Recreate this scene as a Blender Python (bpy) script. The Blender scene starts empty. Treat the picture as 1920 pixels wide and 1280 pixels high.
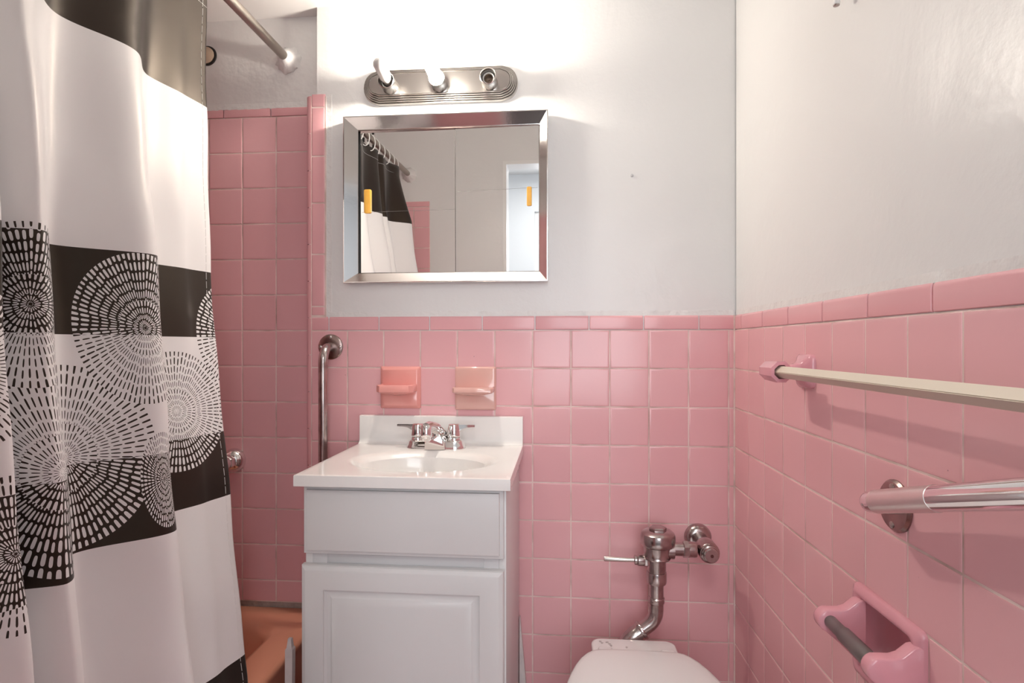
import bpy, bmesh, math, random
from mathutils import Vector, Matrix

random.seed(7)
scene = bpy.context.scene
PI = math.pi

# ------------------------------------------------------------------ camera
T = 0.1095                                   # pitch of the wall tiles
cam_data = bpy.data.cameras.new('camera')
cam_data.sensor_width = 36.0
cam_data.lens = 1059.194 * 36.0 / 1920.0
cam_data.shift_y = 6.903 / 1920.0
cam_data.clip_start = 0.01
cam = bpy.data.objects.new('camera', cam_data)
cam.location = (-0.4845, -1.6215, 1.1471)
cam.rotation_euler = (PI / 2, 0, 0.08517)
scene.collection.objects.link(cam)
scene.camera = cam

# ------------------------------------------------------------------ world and added fill lights
world = bpy.data.worlds.new('world')
scene.world = world
world.use_nodes = True
bg = world.node_tree.nodes['Background']
bg.inputs['Color'].default_value = (0.80, 0.90, 1.0, 1)
bg.inputs['Strength'].default_value = 1.3

BATH_CEIL = 2.152
HALL_CEIL = 2.45


def area_light(name, loc, rot, sx, sy, watts, color):
    d = bpy.data.lights.new(name, 'AREA')
    d.shape = 'RECTANGLE'
    d.size, d.size_y = sx, sy
    d.energy = watts
    d.color = color
    o = bpy.data.objects.new(name, d)
    o.location = loc
    o.rotation_euler = rot
    scene.collection.objects.link(o)
    return o


# added fill light in place of daylight, outside an invented hall window
area_light('window_fill', (-0.22, -3.13, 1.42), (PI / 2, 0, 0), 1.10, 1.55, 29.0, (0.94, 0.97, 1.0))
# added light under the hall ceiling, there to brighten the hall wall
area_light('hall_fill', (-0.45, -2.25, HALL_CEIL - 0.05), (0, 0, 0), 0.5, 0.5, 12.0, (1.0, 0.97, 0.93))
BULB_STRENGTH = 540.0
BULB_COLOR = (1.0, 0.915, 0.80)

vs = scene.view_settings
vs.view_transform = 'Standard'
vs.look = 'None'
vs.exposure = 0.02
vs.gamma = 1.0
vs.use_curve_mapping = False

# ------------------------------------------------------------------ materials


def srgb(r, g, b):
    def f(c):
        c /= 255.0
        return c / 12.92 if c <= 0.04045 else ((c + 0.055) / 1.055) ** 2.4
    return (f(r), f(g), f(b), 1.0)


class NT:
    """small helper around a node tree"""

    def __init__(self, mat):
        mat.use_nodes = True
        self.t = mat.node_tree
        self.p = self.t.nodes['Principled BSDF']

    def n(self, kind, **kw):
        nd = self.t.nodes.new(kind)
        for k, v in kw.items():
            setattr(nd, k, v)
        return nd

    def l(self, a, b):
        self.t.links.new(a, b)

    def math(self, op, a, b=None, c=None, clamp=False):
        nd = self.t.nodes.new('ShaderNodeMath')
        nd.operation = op
        nd.use_clamp = clamp
        for i, v in enumerate((a, b, c)):
            if v is None:
                continue
            if isinstance(v, (int, float)):
                nd.inputs[i].default_value = v
            else:
                self.t.links.new(v, nd.inputs[i])
        return nd.outputs[0]

    def mix(self, fac, a, b):
        nd = self.t.nodes.new('ShaderNodeMix')
        nd.data_type = 'RGBA'
        for sock, v in ((nd.inputs[0], fac), (nd.inputs[6], a), (nd.inputs[7], b)):
            if isinstance(v, (int, float, tuple)):
                sock.default_value = v
            else:
                self.t.links.new(v, sock)
        return nd.outputs[2]


def mat(name, color, rough=0.5, metal=0.0, bump=0.0, bump_scale=40.0, bump_dist=0.002,
        var=0.0, var_scale=8.0, dark=None, rough_var=0.0, spec=0.5, coat=0.0):
    m = bpy.data.materials.new(name)
    k = NT(m)
    p = k.p
    p.inputs['Base Color'].default_value = color
    p.inputs['Roughness'].default_value = rough
    p.inputs['Metallic'].default_value = metal
    p.inputs['Specular IOR Level'].default_value = spec
    p.inputs['Coat Weight'].default_value = coat
    tc = k.n('ShaderNodeTexCoord')
    if var > 0:
        ns = k.n('ShaderNodeTexNoise')
        ns.inputs['Scale'].default_value = var_scale
        ns.inputs['Detail'].default_value = 6
        k.l(tc.outputs['Object'], ns.inputs['Vector'])
        fac = k.math('MULTIPLY', k.math('SUBTRACT', ns.outputs['Fac'], 0.42, clamp=True), var * 5, clamp=True)
        d = dark or tuple(c * 0.7 for c in color[:3]) + (1,)
        k.l(k.mix(fac, color, d), p.inputs['Base Color'])
        if rough_var:
            k.l(k.math('ADD', k.math('MULTIPLY', ns.outputs['Fac'], rough_var), rough - rough_var * 0.5), p.inputs['Roughness'])
    if bump > 0:
        nb = k.n('ShaderNodeTexNoise')
        nb.inputs['Scale'].default_value = bump_scale
        nb.inputs['Detail'].default_value = 4
        k.l(tc.outputs['Object'], nb.inputs['Vector'])
        b = k.n('ShaderNodeBump')
        b.inputs['Strength'].default_value = bump
        b.inputs['Distance'].default_value = bump_dist
        k.l(nb.outputs['Fac'], b.inputs['Height'])
        k.l(b.outputs['Normal'], p.inputs['Normal'])
    return m


def tile_mat(name, c0, c1, rough=0.13):
    m = bpy.data.materials.new(name)
    k = NT(m)
    g = k.n('ShaderNodeNewGeometry')
    tc = k.n('ShaderNodeTexCoord')
    ns = k.n('ShaderNodeTexNoise')
    ns.inputs['Scale'].default_value = 3.0
    k.l(tc.outputs['Object'], ns.inputs['Vector'])
    base = k.mix(g.outputs['Random Per Island'], c0, c1)
    # tiny specks and scuffs in the glaze
    v = k.n('ShaderNodeTexVoronoi')
    v.inputs['Scale'].default_value = 26.0
    k.l(tc.outputs['Object'], v.inputs['Vector'])
    speck = k.math('LESS_THAN', v.outputs['Distance'], 0.03)
    rnd = k.n('ShaderNodeSeparateColor')
    k.l(v.outputs['Color'], rnd.inputs[0])
    speck = k.math('MULTIPLY', speck, k.math('GREATER_THAN', rnd.outputs[0], 0.86))
    base = k.mix(k.math('MULTIPLY', speck, 0.5), base, (0.10, 0.03, 0.03, 1))
    k.l(base, k.p.inputs['Base Color'])
    k.p.inputs['Roughness'].default_value = rough
    k.p.inputs['Specular IOR Level'].default_value = 0.36
    nb = k.n('ShaderNodeTexNoise')
    nb.inputs['Scale'].default_value = 14.0
    k.l(tc.outputs['Object'], nb.inputs['Vector'])
    b = k.n('ShaderNodeBump')
    b.inputs['Strength'].default_value = 0.10
    b.inputs['Distance'].default_value = 0.004
    k.l(nb.outputs['Fac'], b.inputs['Height'])
    k.l(b.outputs['Normal'], k.p.inputs['Normal'])
    return m


def plaster_mat(name, color):
    m = bpy.data.materials.new(name)
    k = NT(m)
    k.p.inputs['Roughness'].default_value = 0.33
    k.p.inputs['Specular IOR Level'].default_value = 0.4
    tc = k.n('ShaderNodeTexCoord')
    n1 = k.n('ShaderNodeTexNoise')
    n1.inputs['Scale'].default_value = 5.0
    n1.inputs['Detail'].default_value = 8
    n1.inputs['Distortion'].default_value = 0.6
    n2 = k.n('ShaderNodeTexNoise')
    n2.inputs['Scale'].default_value = 70.0
    n2.inputs['Detail'].default_value = 3
    for n_ in (n1, n2):
        k.l(tc.outputs['Object'], n_.inputs['Vector'])
    h = k.math('ADD', n1.outputs['Fac'], k.math('MULTIPLY', n2.outputs['Fac'], 0.10))
    b = k.n('ShaderNodeBump')
    b.inputs['Strength'].default_value = 0.42
    b.inputs['Distance'].default_value = 0.010
    k.l(h, b.inputs['Height'])
    k.l(b.outputs['Normal'], k.p.inputs['Normal'])
    k.p.inputs['Base Color'].default_value = color
    return m


M = {}
M['plaster'] = plaster_mat('painted_plaster', (0.80, 0.795, 0.79, 1))
M['alcove_plaster'] = mat('patched_plaster', (0.79, 0.775, 0.765, 1), 0.42, bump=0.55, bump_scale=9, bump_dist=0.014)
M['plaster_rough'] = mat('lumpy_painted_plaster', (0.80, 0.785, 0.775, 1), 0.45, bump=0.7, bump_scale=18, bump_dist=0.012)
M['ceiling'] = mat('ceiling_paint', (0.82, 0.81, 0.80, 1), 0.5, bump=0.15, bump_scale=9, bump_dist=0.01)
M['tile'] = tile_mat('pink_glazed_tile', (0.825, 0.470, 0.497, 1), (0.785, 0.430, 0.457, 1), 0.17)
M['tile_cap'] = tile_mat('pink_cap_tile', (0.815, 0.445, 0.472, 1), (0.775, 0.405, 0.432, 1), 0.17)
M['grout'] = mat('pale_pink_grout', (0.86, 0.69, 0.65, 1), 0.9, var=0.6, var_scale=11, dark=(0.50, 0.34, 0.30, 1))
M['caulk'] = mat('grey_mortar', (0.45, 0.38, 0.34, 1), 0.95, bump=0.8, bump_scale=60, bump_dist=0.01, var=0.5, var_scale=30)
M['floor'] = mat('pink_floor_tile', (0.58, 0.30, 0.29, 1), 0.35, var=0.4, var_scale=20)
M['hall_floor'] = mat('dark_hall_floor', (0.07, 0.05, 0.045, 1), 0.35, var=0.4, var_scale=12)
M['tub'] = mat('salmon_enamel', (0.70, 0.315, 0.205, 1), 0.25, bump=0.05, bump_scale=12, bump_dist=0.004)
M['cabinet'] = mat('white_thermofoil', (0.70, 0.70, 0.70, 1), 0.32, var=0.10, var_scale=4, dark=(0.58, 0.575, 0.57, 1))
M['rail'] = mat('white_painted_rail', (0.62, 0.62, 0.63, 1), 0.4)
M['gap'] = mat('dark_gap', (0.05, 0.05, 0.05, 1), 0.9)
M['marble'] = mat('white_cultured_marble', (0.86, 0.845, 0.825, 1), 0.16, var=0.06, var_scale=7, dark=(0.74, 0.70, 0.66, 1), coat=0.3)
M['china'] = mat('white_china', (0.80, 0.80, 0.80, 1), 0.12, coat=0.4)
M['seat_plastic'] = mat('white_seat_plastic', (0.79, 0.79, 0.79, 1), 0.25)
M['chrome'] = mat('polished_chrome', (0.82, 0.81, 0.80, 1), 0.06, 1.0)
M['chrome_satin'] = mat('satin_steel', (0.66, 0.63, 0.60, 1), 0.26, 1.0, bump=0.12, bump_scale=200, bump_dist=0.0005)
M['steel_frame'] = mat('polished_steel_frame', (0.74, 0.72, 0.71, 1), 0.10, 1.0, bump=0.10, bump_scale=120, bump_dist=0.0004)
M['chrome_old'] = mat('dull_old_chrome', (0.52, 0.46, 0.45, 1), 0.20, 1.0, var=0.5, var_scale=30, dark=(0.24, 0.20, 0.19, 1), rough_var=0.22)
M['rod'] = mat('dull_steel_rod', (0.40, 0.36, 0.32, 1), 0.34, 1.0, var=0.3, var_scale=20)
M['bronze'] = mat('tarnished_flange', (0.36, 0.27, 0.25, 1), 0.26, 1.0, var=0.4, var_scale=40, dark=(0.2, 0.15, 0.14, 1))
M['fixture'] = mat('brushed_nickel_fixture', (0.60, 0.575, 0.55, 1), 0.25, 1.0)
M['mirror'] = mat('mirror_silver', (0.94, 0.95, 0.95, 1), 0.0, 1.0)
M['brass_dark'] = mat('dark_socket_interior', (0.22, 0.17, 0.13, 1), 0.35, 1.0)
M['amber'] = mat('amber_plastic', (0.78, 0.42, 0.07, 1), 0.35, var=0.3, var_scale=40)
M['pink_ceramic'] = mat('coral_pink_ceramic', (0.79, 0.345, 0.315, 1), 0.12, coat=0.3)
M['peach_ceramic'] = mat('peach_beige_ceramic', (0.74, 0.44, 0.39, 1), 0.10, coat=0.4)
M['rose_ceramic'] = mat('rose_ceramic', (0.70, 0.325, 0.375, 1), 0.13, coat=0.3)
M['bar_plastic'] = mat('cream_bar', (0.72, 0.63, 0.52, 1), 0.38)
M['roller'] = mat('grey_roller', (0.16, 0.145, 0.14, 1), 0.30, 0.3)
M['black'] = mat('black_rubber', (0.015, 0.013, 0.012, 1), 0.6)
M['tan'] = mat('tan_disc', (0.55, 0.42, 0.31, 1), 0.6)
M['white_plastic'] = mat('white_plastic', (0.85, 0.85, 0.84, 1), 0.35)
M['white_wood'] = mat('white_painted_wood', (0.74, 0.69, 0.68, 1), 0.5, var=0.3, var_scale=30)
M['screw'] = mat('screw_metal', (0.45, 0.40, 0.38, 1), 0.3, 1.0)
M['red_dot'] = mat('dark_marker', (0.10, 0.02, 0.02, 1), 0.4)
M['hall_paint'] = mat('hall_white_paint', (0.84, 0.86, 0.88, 1), 0.5)
M['knurl'] = mat('knurled_chrome', (0.78, 0.73, 0.70, 1), 0.30, 1.0, bump=0.35, bump_scale=700, bump_dist=0.0006)
M['bulb_off'] = mat('unlit_frosted_bulb', (0.58, 0.565, 0.55, 1), 0.10)
_m = bpy.data.materials.new('lit_bulb')
_k = NT(_m)
_k.p.inputs['Base Color'].default_value = (1, 1, 1, 1)
_k.p.inputs['Emission Color'].default_value = BULB_COLOR + (1,)
_k.p.inputs['Emission Strength'].default_value = BULB_STRENGTH
M['bulb_on'] = _m

# ------------------------------------------------------------------ object helpers
ORIGIN = {}


def link(o):
    scene.collection.objects.link(o)
    return o


def thing(name, label, cat, loc, group=None):
    o = bpy.data.objects.new(name, None)
    o.empty_display_size = 0.05
    o.location = loc
    o['label'] = label
    o['category'] = cat
    if group:
        o['group'] = group
    link(o)
    ORIGIN[o.name] = Vector(loc)
    return o


def obj(name, bm, mats, parent=None, smooth=40.0, label=None):
    """link a bmesh (in room coordinates) as one mesh object"""
    org = ORIGIN[parent.name] if parent is not None else None
    me = bpy.data.meshes.new(name)
    bmesh.ops.recalc_face_normals(bm, faces=bm.faces)
    if org is None and bm.verts:
        xs = [v.co.x for v in bm.verts]; ys = [v.co.y for v in bm.verts]; zs = [v.co.z for v in bm.verts]
        org = Vector(((min(xs) + max(xs)) / 2, (min(ys) + max(ys)) / 2, min(zs)))
        loc = org
    else:
        loc = Vector((0, 0, 0))
    bmesh.ops.translate(bm, verts=bm.verts, vec=-org)
    bm.to_mesh(me)
    bm.free()
    if not isinstance(mats, (list, tuple)):
        mats = [mats]
    for m in mats:
        me.materials.append(m)
    if smooth:
        me.shade_smooth()
        me.set_sharp_from_angle(angle=math.radians(smooth))
    o = bpy.data.objects.new(name, me)
    o.location = loc
    link(o)
    if parent is not None:
        o.parent = parent
    ORIGIN[o.name] = org
    if label:
        o['label'] = label
    return o


def tag(o, label, cat, group=None):
    o['label'] = label
    o['category'] = cat
    if group:
        o['group'] = group
    return o


def struct(name, bm, mats, smooth=40.0):
    o = obj(name, bm, mats, smooth=smooth)
    o['kind'] = 'structure'
    return o


def BM():
    return bmesh.new()


def box(bm, x0, x1, y0, y1, z0, z1, bev=0.0, seg=2, mi=0):
    r = bmesh.ops.create_cube(bm, size=1.0)
    vsx = r['verts']
    bmesh.ops.scale(bm, verts=vsx, vec=(abs(x1 - x0), abs(y1 - y0), abs(z1 - z0)))
    bmesh.ops.translate(bm, verts=vsx, vec=((x0 + x1) / 2, (y0 + y1) / 2, (z0 + z1) / 2))
    fs = list({f for v in vsx for f in v.link_faces})
    for f in fs:
        f.material_index = mi
    if bev > 0:
        es = list({e for v in vsx for e in v.link_edges})
        rr = bmesh.ops.bevel(bm, geom=es, offset=bev, segments=seg, affect='EDGES', profile=0.5)
        for f in rr['faces']:
            f.material_index = mi
    return bm


def frame_of(axis):
    a = Vector(axis).normalized()
    h = Vector((0, 0, 1)) if abs(a.z) < 0.9 else Vector((1, 0, 0))
    u = h.cross(a).normalized()
    v = a.cross(u)
    return u, v, a


def lathe(bm, prof, org, axis=(0, 0, 1), seg=32, mi=0, cap0=True, cap1=True, poly=None):
    """revolve (radius, height) points; poly=6 gives hexagonal rings"""
    u, v, a = frame_of(axis)
    org = Vector(org)
    n = poly or seg
    rings = []
    for r, h in prof:
        ring = []
        for i in range(n):
            t = 2 * PI * i / n + (PI / 6 if poly else 0)
            ring.append(bm.verts.new(org + a * h + (u * math.cos(t) + v * math.sin(t)) * max(r, 1e-5)))
        rings.append(ring)
    for A, B in zip(rings, rings[1:]):
        for i in range(n):
            f = bm.faces.new((A[i], A[(i + 1) % n], B[(i + 1) % n], B[i]))
            f.material_index = mi
    if cap0:
        bm.faces.new(rings[0]).material_index = mi
    if cap1:
        bm.faces.new(rings[-1]).material_index = mi
    return bm


def fillet_path(pts, rad, n=8):
    pts = [Vector(p) for p in pts]
    out = [pts[0]]
    for i in range(1, len(pts) - 1):
        a, b, c = pts[i - 1], pts[i], pts[i + 1]
        d1 = (a - b).normalized(); d2 = (c - b).normalized()
        ang = d1.angle(d2)
        if ang > PI - 0.02:
            out.append(b); continue
        tl = min(rad / math.tan(ang / 2), (a - b).length * 0.95, (c - b).length * 0.95)
        p0, p2 = b + d1 * tl, b + d2 * tl
        r = tl * math.tan(ang / 2)
        cen = b + (d1 + d2).normalized() * (r / math.sin(ang / 2))
        e0, e2 = p0 - cen, p2 - cen
        tot = e0.angle(e2)
        for k in range(n + 1):
            s = k / n
            if tot < 1e-4:
                out.append(p0.lerp(p2, s)); continue
            w = (e0 * math.sin((1 - s) * tot) + e2 * math.sin(s * tot)) / math.sin(tot)
            out.append(cen + w)
    out.append(pts[-1])
    return out


def tube(bm, pts, r, seg=20, mi=0, caps=True, radii=None, squash=None):
    pts = [Vector(p) for p in pts]
    prev = None
    rings = []
    for i, p in enumerate(pts):
        if i == 0:
            d = pts[1] - p
        elif i == len(pts) - 1:
            d = p - pts[i - 1]
        else:
            d = (pts[i + 1] - p).normalized() + (p - pts[i - 1]).normalized()
        d.normalize()
        if prev is None:
            u, v, _ = frame_of(d)
        else:
            u = prev - d * prev.dot(d)
            u.normalize()
            v = d.cross(u)
        prev = u
        rr = radii[i] if radii else r
        rings.append([bm.verts.new(p + (u * math.cos(2 * PI * k / seg) + v * math.sin(2 * PI * k / seg)) * rr) for k in range(seg)])
    for A, B in zip(rings, rings[1:]):
        for i in range(seg):
            bm.faces.new((A[i], A[(i + 1) % seg], B[(i + 1) % seg], B[i])).material_index = mi
    if caps:
        bm.faces.new(rings[0]).material_index = mi
        bm.faces.new(rings[-1]).material_index = mi
    return bm


def loft(bm, rings, mi=0, cap0=True, cap1=True):
    """rings: lists of points with equal counts, joined as a skin"""
    R = [[bm.verts.new(Vector(p)) for p in ring] for ring in rings]
    n = len(R[0])
    for A, B in zip(R, R[1:]):
        for i in range(n):
            bm.faces.new((A[i], A[(i + 1) % n], B[(i + 1) % n], B[i])).material_index = mi
    if cap0:
        bm.faces.new(R[0]).material_index = mi
    if cap1:
        bm.faces.new(R[-1]).material_index = mi
    return R


def rrect(x0, x1, y0, y1, r, n=6):
    """outline of a rounded rectangle, counter clockwise"""
    out = []
    for cx, cy, a0 in ((x1 - r, y0 + r, -PI / 2), (x1 - r, y1 - r, 0), (x0 + r, y1 - r, PI / 2), (x0 + r, y0 + r, PI)):
        for k in range(n + 1):
            a = a0 + PI / 2 * k / n
            out.append((cx + r * math.cos(a), cy + r * math.sin(a)))
    return out


# ------------------------------------------------------------------ tiles
GAP = 0.0029


def subtract(rects, hole):
    out = []
    hx0, hx1, hy0, hy1 = hole
    for x0, x1, y0, y1 in rects:
        if hx1 <= x0 or hx0 >= x1 or hy1 <= y0 or hy0 >= y1:
            out.append((x0, x1, y0, y1)); continue
        if hx0 > x0: out.append((x0, hx0, y0, y1))
        if hx1 < x1: out.append((hx1, x1, y0, y1))
        a, b = max(x0, hx0), min(x1, hx1)
        if hy0 > y0: out.append((a, b, y0, hy0))
        if hy1 < y1: out.append((a, b, hy1, y1))
    return out


def add_tile(bm, rect, place, mi=0, thick=0.006, tilt=0.0018, rnd=(0.0, 0.0010, 0.0028, 0.005), hts=(-0.0020, -0.0005, 0.0, 0.0)):
    x0, x1, y0, y1 = rect
    g = GAP / 2
    x0 += g; x1 -= g; y0 += g; y1 -= g
    if x1 - x0 < 0.004 or y1 - y0 < 0.004:
        return
    mx = min(x1 - x0, y1 - y0) * 0.45
    ta, tb = random.uniform(-tilt, tilt), random.uniform(-tilt, tilt)
    cx, cy = (x0 + x1) / 2, (y0 + y1) / 2
    rings = []
    for ins, h in zip((0.0,) + tuple(rnd), (-thick,) + tuple(hts)):
        ins = min(ins, mx)
        ring = []
        for px, py in ((x0 + ins, y0 + ins), (x1 - ins, y0 + ins), (x1 - ins, y1 - ins), (x0 + ins, y1 - ins)):
            hh = h + ((px - cx) * ta + (py - cy) * tb if h > -thick else 0)
            ring.append(bm.verts.new(place(px, py, hh)))
        rings.append(ring)
    for A, B in zip(rings, rings[1:]):
        for i in range(4):
            bm.faces.new((A[i], A[(i + 1) % 4], B[(i + 1) % 4], B[i])).material_index = mi
    bm.faces.new(rings[-1]).material_index = mi


def tile_field(us, vs_, place, holes=()):
    bm = BM()
    for a, b in zip(us, us[1:]):
        for c, d in zip(vs_, vs_[1:]):
            rects = [(min(a, b), max(a, b), min(c, d), max(c, d))]
            for h in holes:
                rects = subtract(rects, h)
            for r in rects:
                add_tile(bm, r, place)
    return bm


def slab(bm, rects, place, h0, h1, mi=0):
    """boxes between two heights over a set of rectangles of a wall plane"""
    for x0, x1, y0, y1 in rects:
        c = [(x0, y0), (x1, y0), (x1, y1), (x0, y1)]
        loft(bm, [[place(x, y, h0) for x, y in c], [place(x, y, h1) for x, y in c]], mi)


def cap_tile(bm, u0, u1, v0, v1, place, depth=0.008):
    """bullnose cap tile: a face that rolls back to the plaster at its top edge"""
    g = GAP / 2
    u0 += g; u1 -= g; v0 += g
    prof = [(v0, -depth), (v0, -0.002), (v0 + 0.0012, -0.0005), (v0 + 0.004, 0.0)]
    r = 0.0095
    for k in range(7):
        a = PI / 2 * k / 6
        prof.append((v1 - r + r * math.sin(a), -r + r * math.cos(a)))
    prof.append((v1, -depth - 0.003))
    e = 0.0012
    cols = []
    for uu, dz in ((u0, -0.0025), (u0 + e, -0.0003), (u0 + 0.004, 0), (u1 - 0.004, 0), (u1 - e, -0.0003), (u1, -0.0025)):
        cols.append([bm.verts.new(place(uu, v, h + dz)) for v, h in prof])
    for A, B in zip(cols, cols[1:]):
        for i in range(len(prof) - 1):
            bm.faces.new((A[i], B[i], B[i + 1], A[i + 1]))
    bm.faces.new(cols[0]); bm.faces.new(cols[-1])


SK = 0.01363                                             # the right wall is a little out of square


def P_back(u, v, h):   return Vector((u, -h, v))         # u = X, v = Z, h towards the room
def P_alc(u, v, h):    return Vector((u, 0.0447 - h, v))
def P_right(u, v, h):  return Vector((-SK * u - h, u, v))   # u = Y (negative), h towards -X
FRONT = -1.36
def P_front(u, v, h):  return Vector((u, FRONT + h, v))
LEFTX = -1.95
def P_left(u, v, h):   return Vector((LEFTX + h, u, v))


PL = 0.004                                              # tiles stand this proud of the plaster
ZT = 1.19                                               # bottom of the cap tiles
QZ = 0.997 * T
ZCAP = 1.2335
ZALC = 1.8487
rowsZ = [ZT - k * QZ for k in range(11)] + [0.0]
EDGE = -1.2219

# ---- floor and ceilings
bm = BM(); box(bm, -2.1, 0.2, FRONT - 0.05, 0.2, -0.1, 0.0)
struct('floor', bm, M['floor'])
bm = BM(); box(bm, -1.7, 1.3, -3.1, FRONT - 0.05, -0.1, 0.0)
struct('floor_hall', bm, M['hall_floor'])
bm = BM(); box(bm, -2.1, 1.3, -3.1, 0.2, HALL_CEIL, HALL_CEIL + 0.1)
struct('ceiling', bm, M['ceiling'])
bm = BM(); box(bm, LEFTX, 0.02, -0.30, 0.12, BATH_CEIL, HALL_CEIL)
struct('ceiling_soffit', bm, M['ceiling'])

# ---- back wall: plaster over a pink wainscot
SOAP_L = (-1.0106, -0.8883, 0.9613, 1.0865)
SOAP_R = (-0.7895, -0.6669, 0.9588, 1.0865)
bm = BM()
slab(bm, [(-1.2055, 0.15, 1.90, HALL_CEIL)], P_back, -0.16, -PL)
slab(bm, [(-1.2055, 0.15, ZT - 0.02, 1.90)], P_back, -0.16, -PL)
slab(bm, [(-1.2300, 0.15, 0.0, ZT - 0.02)], P_back, -0.16, -0.006)
slab(bm, [(-1.2300, -1.2055, ZT - 0.02, 1.885)], P_back, -0.16, -0.008)
wall_back = struct('wall_back', bm, M['plaster'], smooth=20)
us = [0.0] + [-0.1473 * T - i * T for i in range(11)] + [EDGE]
CELL_L = (-0.1473 * T - 9 * T, -0.1473 * T - 8 * T, ZT - 2 * QZ, ZT - QZ)
CELL_R = (-0.1473 * T - 7 * T, -0.1473 * T - 6 * T, ZT - 2 * QZ, ZT - QZ)
bm = tile_field(us, rowsZ, P_back, (CELL_L, CELL_R))
obj('tile_wainscot', bm, M['tile'], wall_back)
bm = BM()
slab(bm, [(-1.2285, -0.001, 0.001, ZT)], P_back, -0.0055, -0.0014)
slab(bm, [(-1.2285, -1.1765, ZT, 1.885)], P_back, -0.0070, -0.0014)
obj('grout', bm, M['grout'], wall_back, label='pale pink grout between the tiles')
bm = BM(); box(bm, -0.0032, 0.0008, -0.0032, 0.0008, 0.001, ZCAP - 0.002)
obj('corner_joint', bm, M['grout'], wall_back, label='pale grout line down the corner')
bm = BM()
js = [EDGE, -1.1685, -1.0164, -0.865, -0.7097, -0.5569, -0.4027, -0.2495, -0.0966, -0.0005]
for a, b in zip(js, js[1:]):
    cap_tile(bm, a, b, ZT, ZCAP, P_back)
obj('cap_tiles', bm, M['tile_cap'], wall_back)


def P_side(u, v, h):   # vertical strip: the roll faces +X
    return Vector((v, -h, u))


bm = BM()
zz = [ZCAP + 0.001, 1.262, 1.417, 1.569, 1.708, 1.853, 1.894]
for a, b in zip(zz, zz[1:]):
    cap_tile(bm, a, b, EDGE, -1.1765, P_side)
# rounded corner pieces that turn into the tub alcove
zc = [0.352 + 0.1095 * i for i in range(14)] + [1.888]
for a, b in zip(zc, zc[1:]):
    if b - a < 0.01:
        continue
    rings = []
    for z in (a + 0.001, b - 0.001):
        ring = []
        R = 0.019
        for k in range(9):
            t = PI / 2 * k / 8
            ring.append((EDGE - 0.0006 - R * math.sin(t), R - R * math.cos(t) + 0.0004, z))
        ring += [(EDGE - R - 0.0006, 0.044, z), (EDGE - 0.007, 0.044, z), (EDGE - 0.0006, 0.012, z)]
        rings.append(ring)
    loft(bm, rings)
obj('bullnose_edge', bm, M['tile_cap'], wall_back, smooth=50)
# ragged strip of paint where plaster meets tile
bm = BM()
rnd = random.Random(3)
N = 90
top, bot = [], []
for i in range(N + 1):
    x = -1.172 + (1.172 - 0.002) * i / N
    bot.append((x, ZCAP - 0.0035 + rnd.uniform(-0.0012, 0.0008) - (0.004 if x < -1.13 else 0)))
    top.append((x, ZCAP + 0.012 + rnd.uniform(-0.002, 0.002)))
for i in range(N):
    q = [bot[i], bot[i + 1], top[i + 1], top[i]]
    hs = [-0.0028 + 0.0, -0.0028, -0.0032, -0.0032]
    loft(bm, [[P_back(x, z, -0.007) for x, z in q], [P_back(q[j][0], q[j][1], hs[j]) for j in range(4)]])
N = 46
for i in range(N):
    z0, z1 = 1.236 + 0.655 * i / N, 1.236 + 0.655 * (i + 1) / N
    xa = -1.1795 + rnd.uniform(-0.002, 0.0015)
    q = [(xa, z0), (-1.160, z0), (-1.160, z1), (xa, z1)]
    loft(bm, [[P_back(x, z, -0.007) for x, z in q], [P_back(x, z, -0.0030 if x == -1.160 else -0.0026) for x, z in q]])
obj('paint_edge', bm, M['plaster_rough'], wall_back, smooth=60)

# ---- right wall
TP_HOLE = (-0.800, -0.645, 0.622, 0.746)                 # recess for the paper holder
bm = BM()
full = [(FRONT - 0.1, 0.0, ZT - 0.02, HALL_CEIL)]
slab(bm, full, P_right, -0.16, -PL)
slab(bm, subtract([(FRONT - 0.1, 0.0, 0.0, ZT - 0.02)], TP_HOLE), P_right, -0.16, -0.006)
wall_right = struct('wall_right', bm, M['plaster'], smooth=20)
usr = [0.0] + [-1.00277 * T - j * T for j in range(12)] + [FRONT]
TP_PLATE = (-0.812, -0.632, 0.607, 0.757)
bm = tile_field(usr, rowsZ, P_right, ((TP_PLATE[0], TP_PLATE[1], TP_PLATE[2], ZT - 4 * QZ),))
obj('tile_wainscot', bm, M['tile'], wall_right)
bm = BM()
slab(bm, subtract([(FRONT, -0.001, 0.001, ZT)], TP_HOLE), P_right, -0.0055, -0.0014)
obj('grout', bm, M['grout'], wall_right, label='pale pink grout between the tiles')
bm = BM()
jr = [-0.0005, -0.051, -0.2047, -0.3549, -0.5102, -0.6635, -0.8194, -0.972, -1.124, -1.277, FRONT]
for a, b in zip(jr, jr[1:]):
    cap_tile(bm, b, a, ZT, ZCAP, P_right)
obj('cap_tiles', bm, M['tile_cap'], wall_right)
bm = BM()
N = 100
prevb = None
for i in range(N):
    y0, y1 = -0.002 + (FRONT + 0.01) * i / N, -0.002 + (FRONT + 0.01) * (i + 1) / N
    b0 = ZCAP - 0.0035 + rnd.uniform(-0.0012, 0.0008) if prevb is None else prevb
    b1 = ZCAP - 0.0035 + rnd.uniform(-0.0012, 0.0008)
    prevb = b1
    q = [(y1, b1), (y0, b0), (y0, ZCAP + 0.012), (y1, ZCAP + 0.012)]
    loft(bm, [[P_right(y, z, -0.007) for y, z in q], [P_right(y, z, -0.0030) for y, z in q]])
obj('paint_edge', bm, M['plaster_rough'], wall_right, smooth=60)

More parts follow.
